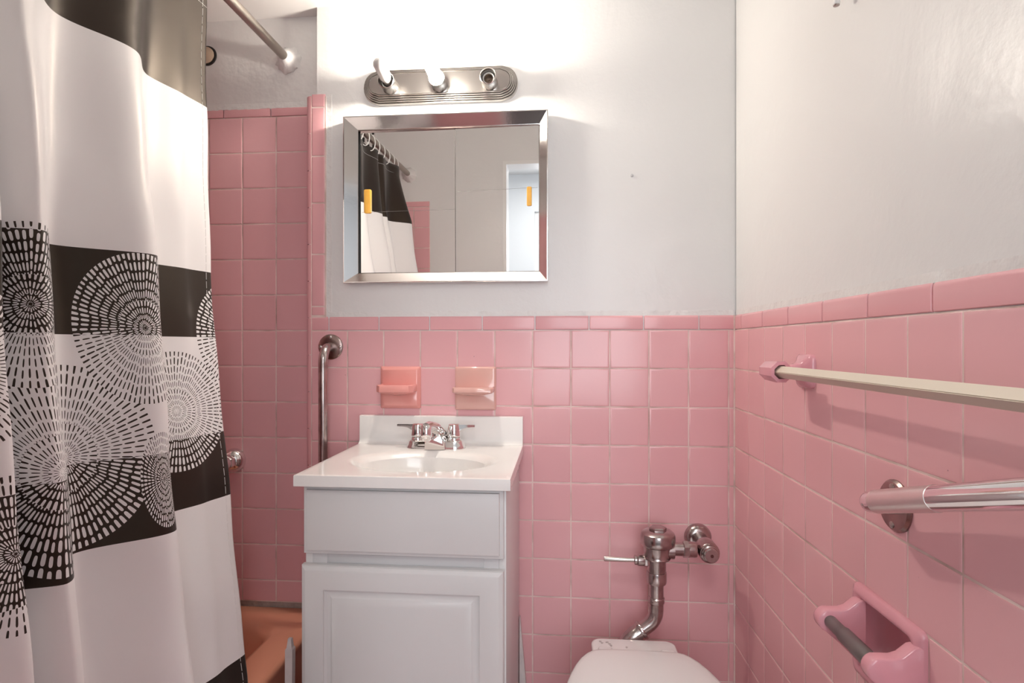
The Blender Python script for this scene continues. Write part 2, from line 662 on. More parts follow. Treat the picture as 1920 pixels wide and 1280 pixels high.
# ---- alcove end wall behind the tub
bm = BM()
slab(bm, [(-2.1, -1.2, 1.872, HALL_CEIL)], P_alc, -0.12, -PL)
slab(bm, [(-2.1, -1.2, 0.0, 1.872)], P_alc, -0.12, -0.006)
wall_alcove = struct('wall_alcove', bm, M['alcove_plaster'], smooth=20)
usa = [-1.2405, -1.2455] + [-1.3539 - i * 0.0991 * 1.0939 for i in range(6)] + [LEFTX]
usa = [-1.2415] + [-1.3539 - i * 0.1084 for i in range(6)] + [LEFTX]
rowsA = [ZALC - k * T for k in range(14)] + [0.3600]
bm = tile_field(usa, rowsA, P_alc)
obj('tile_wainscot', bm, M['tile'], wall_alcove)
bm = BM()
slab(bm, [(LEFTX, -1.2405, 0.359, ZALC)], P_alc, -0.0055, -0.0014)
obj('grout', bm, M['grout'], wall_alcove, label='pale pink grout between the tiles')
bm = BM()
ja = [-1.2415, -1.372, -1.524, -1.676, -1.828, LEFTX]
for a, b in zip(ja, ja[1:]):
    cap_tile(bm, b, a, ZALC, 1.880, P_alc)
obj('cap_tiles', bm, M['tile_cap'], wall_alcove)
bm = BM()
N = 60
for i in range(N):
    x0, x1 = -1.86 + 0.62 * i / N, -1.86 + 0.62 * (i + 1) / N
    lo = 1.880 - 0.004 - rnd.uniform(0, 0.004) - (0.006 if i > 50 else 0)
    q = [(x0, lo), (x1, lo), (x1, 1.893), (x0, 1.893)]
    loft(bm, [[P_alc(x, z, -0.007) for x, z in q], [P_alc(x, z, -0.0005 if z < 1.89 else -0.0030) for x, z in q]])
obj('paint_edge', bm, M['plaster_rough'], wall_alcove, smooth=60)
bm = BM()
slab(bm, [(LEFTX, -1.2405, 0.340, 0.3595)], P_alc, -0.0055, -0.003)
obj('mortar_joint', bm, M['caulk'], wall_alcove, label='bare grey mortar joint above the tub')

# ---- left wall along the tub (behind the curtain)
bm = BM()
slab(bm, [(FRONT - 0.1, 0.16, 0.0, HALL_CEIL)], P_left, -0.15, -0.006)
wall_left = struct('wall_left', bm, M['plaster'], smooth=20)
usl = [0.0447 - i * T for i in range(13)] + [FRONT]
bm = tile_field(usl, rowsA, P_left)
obj('tile_wainscot', bm, M['tile'], wall_left)
bm = BM()
slab(bm, [(FRONT, 0.0447, 0.359, ZALC)], P_left, -0.0055, -0.0014)
obj('grout', bm, M['grout'], wall_left)

# ---- front wall with the doorway the photograph is taken through
DX0, DX1, DZ = -0.810, -0.055, 2.075
bm = BM()
slab(bm, [(-2.1, DX0, 0.0, HALL_CEIL), (DX1, 0.15, 0.0, HALL_CEIL), (DX0, DX1, DZ, HALL_CEIL)], P_front, -0.10, -PL)
wall_front = struct('wall_front', bm, M['plaster'], smooth=20)
usf = [LEFTX + i * T for i in range(7)] + [-1.205]
bm = tile_field(usf, rowsA, P_front)
obj('tile_wainscot', bm, M['tile'], wall_front)
bm = BM()
slab(bm, [(LEFTX, -1.206, 0.359, ZALC)], P_front, -0.0055, -0.0014)
obj('grout', bm, M['grout'], wall_front)
bm = BM()
jf = [LEFTX, -1.80, -1.65, -1.50, -1.35, -1.205]
for a, b in zip(jf, jf[1:]):
    cap_tile(bm, a, b, ZALC, 1.880, P_front)
obj('cap_tiles', bm, M['tile_cap'], wall_front)
bm = tile_field([-1.2050, -1.096, -0.9865, -0.877, DX0], rowsZ, P_front)
for row in ((DX1, 0.0),):
    for a, b in zip(rowsZ, rowsZ[1:]):
        add_tile(bm, (DX1, 0.015, b, a), P_front)
obj('wainscot', bm, M['tile'], wall_front)
bm = BM()
slab(bm, [(-1.206, DX0 + 0.001, 0.001, ZT), (DX1, 0.015, 0.001, ZT)], P_front, -0.0055, -0.0014)
obj('wainscot_grout', bm, M['grout'], wall_front)
bm = BM()
for a, b in ((-1.205, -1.06), (-1.06, -0.91), (-0.91, DX0), (DX1, 0.015)):
    cap_tile(bm, a, b, ZT, ZCAP, P_front)
obj('wainscot_cap', bm, M['tile_cap'], wall_front)
# white door lining
bm = BM()
box(bm, DX0, DX0 + 0.018, FRONT - 0.105, FRONT + 0.002, 0, DZ - 0.018)
box(bm, DX1 - 0.018, DX1, FRONT - 0.105, FRONT + 0.002, 0, DZ - 0.018)
box(bm, DX0, DX1, FRONT - 0.105, FRONT + 0.002, DZ - 0.018, DZ)
struct('trim_1', bm, M['white_plastic'])

# ---- hall beyond the doorway
HY0, HY1 = -3.0, FRONT - 0.10
WX0, WX1, WZ0, WZ1 = -0.75, 0.30, 0.70, 2.15
bm = BM()
for x0, x1, z0, z1 in ((-1.7, WX0, 0, HALL_CEIL), (WX1, 1.3, 0, HALL_CEIL), (WX0, WX1, 0, WZ0), (WX0, WX1, WZ1, HALL_CEIL)):
    box(bm, x0, x1, HY0 - 0.1, HY0, z0, z1)
struct('wall_hall_end', bm, M['hall_paint'])
bm = BM(); box(bm, -1.7, -1.6, HY0, HY1, 0, HALL_CEIL)
struct('wall_hall_left', bm, M['hall_paint'])
bm = BM(); box(bm, 1.2, 1.3, HY0, HY1, 0, HALL_CEIL)
struct('wall_hall_right', bm, M['hall_paint'])
bm = BM(); box(bm, 0.15, 1.3, HY1 - 0.02, HY1 + 0.1, 0, HALL_CEIL); 
struct('wall_hall_front', bm, M['hall_paint'])
bm = BM()
fw = 0.045
for x0, x1, z0, z1 in ((WX0, WX0 + fw, WZ0, WZ1), (WX1 - fw, WX1, WZ0, WZ1), (WX0 + fw, WX1 - fw, WZ0, WZ0 + fw), (WX0 + fw, WX1 - fw, WZ1 - fw, WZ1),
                       (WX0 + fw, WX1 - fw, (WZ0 + WZ1) / 2 - 0.02, (WZ0 + WZ1) / 2 + 0.02)):
    box(bm, x0, x1, HY0 - 0.08, HY0 - 0.03, z0, z1, 0.003)
struct('added_window_1', bm, M['white_plastic'])  # unseen window, added as an opening for the fill light

# ------------------------------------------------------------------ shower curtain
CREST = [(0.0, -0.15), (0.07, -0.40), (0.160, -0.90), (0.260, 1.0), (0.380, -0.95), (0.488, 1.0), (0.522, -0.30),
         (0.555, 1.05), (0.655, -0.8), (0.735, 0.9), (0.78, 0.2)]


def fold(d):
    """pleat profile: d metres in front of the back edge"""
    if d <= CREST[0][0]:
        return CREST[0][1]
    for (a, va), (b, vb) in zip(CREST, CREST[1:]):
        if d <= b:
            s = (d - a) / (b - a)
            s = s * s * (3 - 2 * s)
            return va + (vb - va) * s
    return CREST[-1][1]


CUR_LEN = 0.78
CUR_TOP, CUR_BOT = 1.985, 0.17


def curtain_point(d, v):
    t = min(1.0, max(0.0, (1.80 - v) / 1.38))
    fl = 0.150 * t ** 1.45
    a = 0.012 + 0.033 * min(1.0, max(0.0, (1.95 - v) / 0.55)) ** 1.2
    y = -0.35 - 0.075 * t - d * (1.0 - 0.03 * t)
    x = -1.316 + fl + a * fold(d)
    e = min(1.0, max(0.0, (d - 0.58) / 0.16))
    x += 0.062 * e * e * (3 - 2 * e) * min(1.0, max(0.25, (2.02 - v) / 0.30))
    x += 0.0022 * math.sin(9 * v + 14 * d) + 0.0016 * math.sin(23 * v - 19 * d + 1.0)
    # the lower part rests against the outside of the tub
    s = min(1.0, max(0.0, (0.56 - v) / 0.18))
    lim = -1.32 + 0.142 * s * s * (3 - 2 * s)
    w = 0.006
    x = 0.5 * (x + lim + math.sqrt((x - lim) ** 2 + w * w)) if s > 0 else x
    return Vector((x, y, v))


def curtain_u(n=400):
    us_, u = [0.0], 0.0
    p = curtain_point(0, 1.1)
    for i in range(1, n + 1):
        q = curtain_point(CUR_LEN * i / n, 1.1)
        u += (q - p).length
        us_.append(u)
        p = q
    return us_


# bands of the print, by height on the cloth
BANDS = [1.707, 1.315, 1.165, 0.952, 0.811, 0.462]
# rosettes: centre along the cloth, centre height, radius, ring width, spokes
ROSETTES = [
    (0.455, 0.965, 0.150, 9.5, 84, 1.10, -1.0),
    (0.583, 0.965, 0.146, 9.5, 84, 1.00, 0.562),
    (0.323, 1.178, 0.136, 9.5, 88, 1.28, -1.0),
    (-0.075, 1.172, 0.130, 9.5, 84, 1.00, -1.0),
    (0.119, 1.010, 0.124, 9.5, 84, 1.00, -1.0),
    (0.607, 1.206, 0.120, 9.5, 76, 1.00, 0.50),
    (0.308, 0.906, 0.084, 8.5, 64, 2.20, -1.0),
    (0.735, 0.877, 0.100, 8.5, 70, 1.00, 0.69),
    (0.790, 1.120, 0.110, 8.5, 78, 1.00, 0.69),
    (0.900, 0.900, 0.120, 9.5, 84, 1.00, -1.0),
]


def curtain_mat():
    m = bpy.data.materials.new('printed_satin')
    k = NT(m)
    k.p.inputs['Roughness'].default_value = 0.40
    k.p.inputs['Specular IOR Level'].default_value = 0.38
    k.p.inputs['Specular Tint'].default_value = (1.0, 0.80, 0.60, 1)  # tan put into the sheen to stand in for warm bulb light
    k.p.inputs['Sheen Weight'].default_value = 0.10
    uv = k.n('ShaderNodeUVMap', uv_map='cloth')
    sep = k.n('ShaderNodeSeparateXYZ')
    k.l(uv.outputs['UV'], sep.inputs[0])
    u, v = sep.outputs[0], sep.outputs[1]
    # ---- rosette group
    g = bpy.data.node_groups.new('rosette', 'ShaderNodeTree')
    for nm in ('u', 'v', 'cu', 'cv', 'R', 'nr', 'N', 'width', 'seed', 'aspect', 'umin'):
        g.interface.new_socket(nm, in_out='INPUT', socket_type='NodeSocketFloat')
    for nm in ('inside', 'dash'):
        g.interface.new_socket(nm, in_out='OUTPUT', socket_type='NodeSocketFloat')
    class G(NT):
        def __init__(self, t): self.t = t
    q = G(g)
    gi, go = q.n('NodeGroupInput'), q.n('NodeGroupOutput')
    I = gi.outputs
    du = q.math('MULTIPLY', q.math('SUBTRACT', I['u'], I['cu']), I['aspect']); dv = q.math('SUBTRACT', I['v'], I['cv'])
    r = q.math('SQRT', q.math('ADD', q.math('MULTIPLY', du, du), q.math('MULTIPLY', dv, dv)))
    ang = q.math('DIVIDE', q.math('ARCTAN2', dv, du), 2 * PI)
    ang = q.math('ADD', ang, 0.5)
    # spokes thin out towards the centre
    near = q.math('LESS_THAN', r, q.math('MULTIPLY', I['R'], 0.36))
    near2 = q.math('LESS_THAN', r, q.math('MULTIPLY', I['R'], 0.13))
    nn = q.math('MULTIPLY', I['N'], q.math('SUBTRACT', 1.0, q.math('MULTIPLY', near, 0.5)))
    nn = q.math('MULTIPLY', nn, q.math('SUBTRACT', 1.0, q.math('MULTIPLY', near2, 0.5)))
    nn = q.math('ROUND', nn)
    ringf = q.math('MULTIPLY', q.math('POWER', q.math('DIVIDE', r, I['R']), 0.72), I['nr'])
    cell0 = q.math('FLOOR', q.math('MULTIPLY', ang, nn))
    # every spoke starts its dashes a little further in or out
    wn0 = q.n('ShaderNodeTexWhiteNoise', noise_dimensions='2D')
    cv0 = q.n('ShaderNodeCombineXYZ')
    q.l(cell0, cv0.inputs[0]); q.l(I['seed'], cv0.inputs[1])
    q.l(cv0.outputs[0], wn0.inputs['Vector'])
    ringj = q.math('ADD', ringf, q.math('MULTIPLY', wn0.outputs['Value'], 0.30))
    ring = q.math('FLOOR', ringj)
    fr = q.math('FRACT', ringj)
    shift = q.math('MULTIPLY', q.math('FRACT', q.math('MULTIPLY', ring, 0.618)), 0.0)
    fa = q.math('FRACT', q.math('ADD', q.math('MULTIPLY', ang, nn), shift))
    cv1 = q.n('ShaderNodeCombineXYZ')
    q.l(cell0, cv1.inputs[0]); q.l(ring, cv1.inputs[1]); q.l(I['seed'], cv1.inputs[2])
    wn = q.n('ShaderNodeTexWhiteNoise', noise_dimensions='3D')
    q.l(cv1.outputs[0], wn.inputs['Vector'])
    half = q.math('MULTIPLY', I['width'], q.math('ADD', 0.42, q.math('MULTIPLY', wn.outputs['Value'], 0.16)))
    ta = q.math('ABSOLUTE', q.math('SUBTRACT', fa, 0.5))
    lr = q.math('MULTIPLY', q.math('ABSOLUTE', q.math('SUBTRACT', fr, 0.5)), 1.0)
    # rounded stroke ends
    e1 = q.math('DIVIDE', ta, half)
    e2 = q.math('DIVIDE', lr, q.math('ADD', 0.36, q.math('MULTIPLY', wn.outputs['Value'], 0.09)))
    e = q.math('ADD', q.math('POWER', e1, 2.6), q.math('POWER', e2, 4.0))
    dash = q.math('LESS_THAN', e, 1.0)
    rim = q.math('MULTIPLY', I['R'], q.math('ADD', 0.97, q.math('MULTIPLY', wn0.outputs['Value'], 0.06)))
    ins = q.math('MULTIPLY', q.math('LESS_THAN', r, I['R']), q.math('GREATER_THAN', I['u'], I['umin']))
    hole = q.math('GREATER_THAN', r, q.math('MULTIPLY', I['R'], 0.02))
    q.l(ins, go.inputs['inside'])
    q.l(q.math('MULTIPLY', q.math('MULTIPLY', dash, ins), hole), go.inputs['dash'])
    # ---- bands
    inv = None
    black = k.math('GREATER_THAN', v, BANDS[0])
    for hi, lo in ((BANDS[1], BANDS[2]), (BANDS[3], BANDS[4])):
        black = k.math('ADD', black, k.math('MULTIPLY', k.math('LESS_THAN', v, hi), k.math('GREATER_THAN', v, lo)))
    black = k.math('ADD', black, k.math('LESS_THAN', v, BANDS[5]))
    width = k.math('ADD', 0.31, k.math('MULTIPLY', black, 0.22))
    dash = None
    for i, (cu, cv, R, nr, N, asp, umin) in enumerate(ROSETTES):
        nd = k.n('ShaderNodeGroup')
        nd.node_tree = g
        k.l(u, nd.inputs['u']); k.l(v, nd.inputs['v']); k.l(width, nd.inputs['width'])
        for nm, val in (('cu', cu), ('cv', cv), ('R', R), ('nr', nr), ('N', N), ('seed', i * 3.7), ('aspect', asp), ('umin', umin)):
            nd.inputs[nm].default_value = val
        if dash is None:
            dash = nd.outputs['dash']
        else:
            keep = k.math('SUBTRACT', 1.0, nd.outputs['inside'])
            dash = k.math('ADD', k.math('MULTIPLY', dash, keep), nd.outputs['dash'])
    ink = black
    if dash is not None:
        ink = k.math('ABSOLUTE', k.math('SUBTRACT', black, dash))
    k.l(k.mix(ink, (0.85, 0.84, 0.85, 1), (0.016, 0.011, 0.010, 1)), k.p.inputs['Base Color'])
    # weave
    wv = k.n('ShaderNodeTexNoise')
    wv.inputs['Scale'].default_value = 900
    b = k.n('ShaderNodeBump')
    b.inputs['Strength'].default_value = 0.08
    b.inputs['Distance'].default_value = 0.0005
    k.l(uv.outputs['UV'], wv.inputs['Vector'])
    k.l(wv.outputs['Fac'], b.inputs['Height'])
    k.l(b.outputs['Normal'], k.p.inputs['Normal'])
    return m


def build_curtain():
    nd, nv = 230, 110
    arc = curtain_u(400)
    bm = BM()
    uvl = bm.loops.layers.uv.new('cloth')
    grid, uvs = [], {}
    for j in range(nv + 1):
        v = CUR_BOT + (CUR_TOP - CUR_BOT) * j / nv
        row = []
        for i in range(nd + 1):
            d = CUR_LEN * i / nd
            vert = bm.verts.new(curtain_point(d, v))
            f = d / CUR_LEN * 400
            k = min(399, int(f))
            uvs[vert] = (arc[k] + (arc[k + 1] - arc[k]) * (f - k), v)
            row.append(vert)
        grid.append(row)
    for j in range(nv):
        for i in range(nd):
            f = bm.faces.new((grid[j][i], grid[j][i + 1], grid[j + 1][i + 1], grid[j + 1][i]))
            for lp in f.loops:
                lp[uvl].uv = uvs[lp.vert]
    me = bpy.data.meshes.new('shower_curtain')
    bm.to_mesh(me); bm.free()
    me.materials.append(curtain_mat())
    me.shade_smooth()
    o = link(bpy.data.objects.new('shower_curtain', me))
    tag(o, 'white and black banded shower curtain printed with dashed rosettes, hanging outside the tub', 'shower curtain')
    sm = o.modifiers.new('cloth_thickness', 'SOLIDIFY')
    sm.thickness = 0.0012
    sm.offset = 0
    return o


curtain = build_curtain()
ORIGIN[curtain.name] = Vector((0, 0, 0))
# turned and stitched hem down the back edge, and the row of stitching along the head
bm = BM()
for v0 in range(0, 90):
    va = CUR_BOT + 0.004 + (CUR_TOP - CUR_BOT - 0.01) * v0 / 90
    vb = CUR_BOT + 0.004 + (CUR_TOP - CUR_BOT - 0.01) * (v0 + 0.8) / 90
    a, b = curtain_point(0.016, va), curtain_point(0.016, vb)
    tube(bm, [a + Vector((0.0008, 0, 0)), b + Vector((0.0008, 0, 0))], 0.0005, 6)
for i in range(0, 120):
    da, db = CUR_LEN * (i + 0.1) / 120, CUR_LEN * (i + 0.9) / 120
    a, b = curtain_point(da, 1.945), curtain_point(db, 1.945)
    tube(bm, [a + Vector((0.0008, 0, 0)), b + Vector((0.0008, 0, 0))], 0.0005, 6)
obj('stitching', bm, mat('pale_thread', (0.85, 0.84, 0.83, 1), 0.8), curtain, label='thin pale line of hem stitching')

# ---- rod and rings
ROD_X, ROD_Z = -1.316, 2.020
rod = thing('shower_rod', 'dull metal shower curtain rod running above the tub into the plaster', 'curtain rod', (ROD_X, 0.04, ROD_Z))
bm = BM(); tube(bm, [(ROD_X, 0.030, ROD_Z), (ROD_X, FRONT + 0.012, ROD_Z)], 0.0135, 28)
obj('pole', bm, M['rod'], rod)
for ysign, yy in ((1, 0.0447 + PL), (-1, FRONT - PL)):
    bm = BM()
    rr = random.Random(5)
    prof = [(0.040, 0.0), (0.037, 0.006), (0.028, 0.014), (0.019, 0.030), (0.0145, 0.034)]
    lathe(bm, prof, (ROD_X, yy, ROD_Z), (0, -ysign, 0), 28)
    for v in bm.verts:
        c = Vector((ROD_X, v.co.y, ROD_Z))
        d = v.co - c
        if d.length > 0.015:
            v.co = c + d * rr.uniform(0.88, 1.14)
            v.co.y += rr.uniform(-0.0015, 0.0015)
    obj('flange', bm, M['plaster_rough'], rod, smooth=60, label='lumpy flange buried in white paint')
ring0 = None
for i, d in enumerate((0.02, 0.10, 0.17, 0.24, 0.29, 0.36, 0.43, 0.49, 0.56, 0.63, 0.70, 0.76)):
    p = curtain_point(d, 1.965)
    if ring0 is None:
        bm = BM()
        pts = [Vector((0.026 * math.cos(a) * 0.72, 0, 0.034 * math.sin(a) - 0.018)) for a in [2 * PI * k / 28 for k in range(28)]]
        pts.append(pts[0])
        tube(bm, [q + Vector((ROD_X, p.y, ROD_Z)) for q in pts], 0.0022, 8, caps=False)
        ring0 = obj('curtain_ring', bm, M['white_plastic'])
        o = ring0
        z0 = ring0.location.z
    else:
        o = ring0.copy()
        link(o)
        o.location = (ring0.location.x, p.y, z0)
    tag(o, 'small white ring holding the curtain on the metal rod', 'curtain ring', 'white rings along the curtain rod')

# ------------------------------------------------------------------ bathtub
tub = thing('bathtub', 'salmon coloured bathtub behind the shower curtain and beside the vanity', 'bathtub', (-1.57, -0.66, 0))
TX0, TX1, TY0, TY1, TZ = LEFTX + 0.0005, -1.189, FRONT + 0.001, 0.0440, 0.344
bm = BM()
rings = []
def tub_ring(x0, x1, y0, y1, r, z):
    return [(x, y, z) for x, y in rrect(x0, x1, y0, y1, r, 8)]
rings.append(tub_ring(TX0, TX1 - 0.012, TY0, TY1, 0.004, 0.0))
rings.append(tub_ring(TX0, TX1 - 0.010, TY0, TY1, 0.004, TZ - 0.045))
rings.append(tub_ring(TX0, TX1 - 0.002, TY0, TY1, 0.004, TZ - 0.022))
rings.append(tub_ring(TX0, TX1, TY0, TY1, 0.005, TZ - 0.012))
rings.append(tub_ring(TX0, TX1 - 0.003, TY0, TY1, 0.006, TZ - 0.003))
rings.append(tub_ring(TX0 + 0.002, TX1 - 0.012, TY0 + 0.002, TY1 - 0.002, 0.008, TZ))
BX0, BX1, BY0, BY1 = TX0 + 0.07, -1.302, TY0 + 0.10, -0.052
rings.append(tub_ring(BX0 - 0.012, BX1 + 0.022, BY0 - 0.02, BY1 + 0.030, 0.105, TZ - 0.002))
rings.append(tub_ring(BX0 - 0.002, BX1 + 0.008, BY0 - 0.006, BY1 + 0.012, 0.100, TZ - 0.010))
rings.append(tub_ring(BX0 + 0.004, BX1 - 0.004, BY0 + 0.002, BY1, 0.096, TZ - 0.030))
rings.append(tub_ring(BX0 + 0.02, BX1 - 0.018, BY0 + 0.03, BY1 - 0.012, 0.095, TZ - 0.15))
rings.append(tub_ring(BX0 + 0.045, BX1 - 0.04, BY0 + 0.07, BY1 - 0.035, 0.09, TZ - 0.27))
rings.append(tub_ring(BX0 + 0.09, BX1 - 0.085, BY0 + 0.12, BY1 - 0.08, 0.07, TZ - 0.30))
loft(bm, rings)
obj('basin', bm, M['tub'], tub, smooth=70)
bm = BM(); lathe(bm, [(0.028, 0.0), (0.026, 0.004), (0.010, 0.005)], (-1.6, -0.28, TZ - 0.30), (0, 0, 1), 24)
obj('drain', bm, M['chrome_old'], tub)

# shower valve beside the curtain
sp = thing('tub_spout', 'chrome tub spout on the pink wall peeking out past the curtain edge', 'faucet', (-1.487, 0.0447, 0.793))
bm = BM(); lathe(bm, [(0.037, -0.001), (0.0365, 0.006), (0.033, 0.016), (0.024, 0.026), (0.019, 0.030)], (-1.487, 0.0447, 0.793), (0, -1, 0), 32)
obj('escutcheon', bm, M['chrome'], sp)
bm = BM(); lathe(bm, [(0.020, 0.026), (0.0225, 0.030), (0.0225, 0.046), (0.019, 0.050)], (-1.487, 0.0447, 0.793), (0, -1, 0), poly=6)
obj('hex_nut', bm, M['chrome'], sp, smooth=20)
bm = BM(); tube(bm, fillet_path([(-1.487, -0.002, 0.793), (-1.487, -0.105, 0.790), (-1.487, -0.125, 0.745)], 0.022), 0.0185, 24)
obj('spout', bm, M['chrome'], sp)

hp = thing('wall_hole_plug', 'round tan plug in a black ringed hole high on the alcove plaster', 'wall plug', (-1.578, 0.0487, 2.046))
bm = BM(); lathe(bm, [(0.031, 0.0), (0.030, 0.003), (0.0265, 0.003), (0.0255, 0.001)], (-1.578, 0.0487, 2.046), (0, -1, 0), 36)
obj('ring', bm, M['black'], hp)
bm = BM(); lathe(bm, [(0.0255, 0.0), (0.0255, 0.004), (0.023, 0.0055)], (-1.581, 0.0487, 2.0475), (0, -1, 0), 36)
obj('disc', bm, M['tan'], hp)

# white vent grille on the wall over the far end of the tub, seen in the mirror
VX0, VX1, VZ0, VZ1 = -1.66, -1.500, 2.120, 2.310
vent = thing('vent_grille', 'white vent grille with square holes seen in the mirror above the tub', 'vent', (-1.6, FRONT - PL, 2.15))
bm = BM(); box(bm, VX0 + 0.004, VX1 - 0.004, FRONT - PL, FRONT - 0.002, VZ0 + 0.004, VZ1 - 0.004)
obj('backing', bm, M['gap'], vent)
bm = BM()
n1, n2 = 6, 5
wx, wz = (VX1 - VX0) / n1, (VZ1 - VZ0) / n2
for i in range(n1 + 1):
    cx = VX0 + i * wx
    box(bm, cx - 0.006, cx + 0.006, FRONT - PL, FRONT + 0.003, VZ0 - 0.006, VZ1 + 0.006)
for j in range(n2 + 1):
    cz = VZ0 + j * wz
    box(bm, VX0 - 0.006, VX1 + 0.006, FRONT - PL + 0.0004, FRONT + 0.0026, cz - 0.006, cz + 0.006)
obj('grid', bm, M['white_plastic'], vent)

# white wooden stake standing beside the tub
bm = BM()
sx, sy = -1.137, -0.302
def stk(w, d, z, lean=0.0):
    return [(sx + lean - w, sy - d, z), (sx + lean + w, sy - d, z), (sx + lean + w, sy + d, z), (sx + lean - w, sy + d, z)]
loft(bm, [stk(0.0085, 0.008, 0.0, -0.004), stk(0.0092, 0.008, 0.412), stk(0.0062, 0.0065, 0.4165), stk(0.0040, 0.004, 0.437)])
tag(obj('stake', bm, M['white_wood'], smooth=20), 'thin white pointed stake standing between the tub and the vanity', 'stake')

# ------------------------------------------------------------------ vanity
VX = (-1.056, -0.602)                                  # cabinet sides
VF = -0.392                                            # face of the carcass
CT = 0.863                                             # top of the counter
van = thing('vanity_cabinet', 'white vanity cabinet with a false drawer above one raised panel door', 'cabinet', (-0.83, -0.2, 0))
bm = BM()
box(bm, VX[0], VX[0] + 0.016, VF, -0.004, 0.0, 0.838, 0.001)
box(bm, VX[1] - 0.016, VX[1], VF, -0.004, 0.0, 0.838, 0.001)
box(bm, VX[0] + 0.016, VX[1] - 0.016, -0.012, -0.004, 0.09, 0.838)
box(bm, VX[0] + 0.016, VX[1] - 0.016, VF + 0.02, -0.012, 0.09, 0.105)
box(bm, VX[0] + 0.016, VX[1] - 0.016, VF + 0.05, VF + 0.065, 0.0, 0.09)
obj('carcass', bm, M['cabinet'], van)
bm = BM()
box(bm, VX[0] + 0.016, VX[0] + 0.05, VF, VF + 0.018, 0.09, 0.838, 0.0006)
box(bm, VX[1] - 0.05, VX[1] - 0.016, VF, VF + 0.018, 0.09, 0.838, 0.0006)
box(bm, VX[0] + 0.05, VX[1] - 0.05, VF + 0.0015, VF + 0.018, 0.62, 0.838, 0.0006)
box(bm, VX[0] + 0.05, VX[1] - 0.05, VF + 0.0015, VF + 0.018, 0.09, 0.13, 0.0006)
obj('face_frame', bm, M['rail'], van)


def panel(bm, x0, x1, z0, z1, y0, y1, steps):
    """front panel: rings of (inset, depth back from the front)"""
    rings = []
    def ring(ins, y):
        return [(x0 + ins, y, z0 + ins), (x1 - ins, y, z0 + ins), (x1 - ins, y, z1 - ins), (x0 + ins, y, z1 - ins)]
    rings.append(ring(0, y1))
    for ins, dep in steps:
        rings.append(ring(ins, y0 + dep))
    loft(bm, rings)


YD = VF - 0.019
bm = BM()
panel(bm, -1.0555, -0.6065, 0.683, 0.8355, YD, VF - 0.0005, [(0, 0.009), (0.001, 0.0075), (0.0085, 0.0065), (0.0095, 0.0005), (0.011, 0.0)])
obj('drawer_front', bm, M['cabinet'], van, smooth=25)
bm = BM()
panel(bm, -1.0590, -0.6060, 0.105, 0.6585, YD - 0.002, VF - 0.0005,
      [(0, 0.008), (0.002, 0.004), (0.009, 0.001), (0.012, 0.0), (0.052, 0.0), (0.0525, 0.0055), (0.057, 0.0068), (0.064, 0.0062), (0.070, 0.0035), (0.0715, 0.0025), (0.086, 0.0002), (0.0875, 0.0)])
obj('door', bm, M['cabinet'], van, smooth=25)

# counter with its integral oval bowl
top = thing('bathroom_sink', 'white cultured marble sink top with oval bowl and backsplash', 'sink', (-0.83, -0.2, CT))
CX0, CX1, CY0, CY1 = -1.0665, -0.5895, -0.4305, -0.003
bm = BM()
BCX, BCY, BRX, BRY = -0.822, -0.247, 0.183, 0.128
NB = 64
def ell(rx, ry, z, cy=BCY):
    return [(BCX + rx * math.cos(2 * PI * k / NB), cy + ry * math.sin(2 * PI * k / NB), z) for k in range(NB)]
def rect_ring(x0, x1, y0, y1, z):
    """rectangle outline sampled at the same angles as the bowl"""
    out = []
    for k in range(NB):
        a = 2 * PI * k / NB
        c, s = math.cos(a), math.sin(a)
        tx = ((x1 - BCX) / c if c > 1e-9 else ((x0 - BCX) / c if c < -1e-9 else 1e9))
        ty = ((y1 - BCY) / s if s > 1e-9 else ((y0 - BCY) / s if s < -1e-9 else 1e9))
        t = min(tx, ty)
        out.append([BCX + c * t, BCY + s * t, z])
    for cx, cy in ((x0, y0), (x1, y0), (x1, y1), (x0, y1)):
        j = min(range(NB), key=lambda i: (out[i][0] - cx) ** 2 + (out[i][1] - cy) ** 2)
        out[j] = [cx, cy, z]
    return out
e = 0.0025
zb = CT - 0.0245
rings = [rect_ring(CX0, CX1, CY0, CY1, zb), rect_ring(CX0, CX1, CY0, CY1, CT - e), rect_ring(CX0 + 0.0007, CX1 - 0.0007, CY0 + 0.0007, CY1, CT - 0.0007),
         rect_ring(CX0 + e, CX1 - e, CY0 + e, CY1 - 0.0005, CT), rect_ring(CX0 + 0.012, CX1 - 0.012, CY0 + 0.012, CY1 - 0.02, CT),
         ell(BRX + 0.008, BRY + 0.008, CT), ell(BRX + 0.001, BRY + 0.001, CT - 0.0006), ell(BRX - 0.007, BRY - 0.006, CT - 0.0025), ell(BRX - 0.016, BRY - 0.014, CT - 0.007), ell(BRX - 0.026, BRY - 0.022, CT - 0.015),
         ell(BRX * 0.80, BRY * 0.80, CT - 0.05), ell(BRX * 0.58, BRY * 0.58, CT - 0.088), ell(BRX * 0.30, BRY * 0.30, CT - 0.108), ell(0.022, 0.022, CT - 0.112)]
loft(bm, rings, cap0=False)
obj('counter', bm, M['marble'], top, smooth=35)
bm = BM()
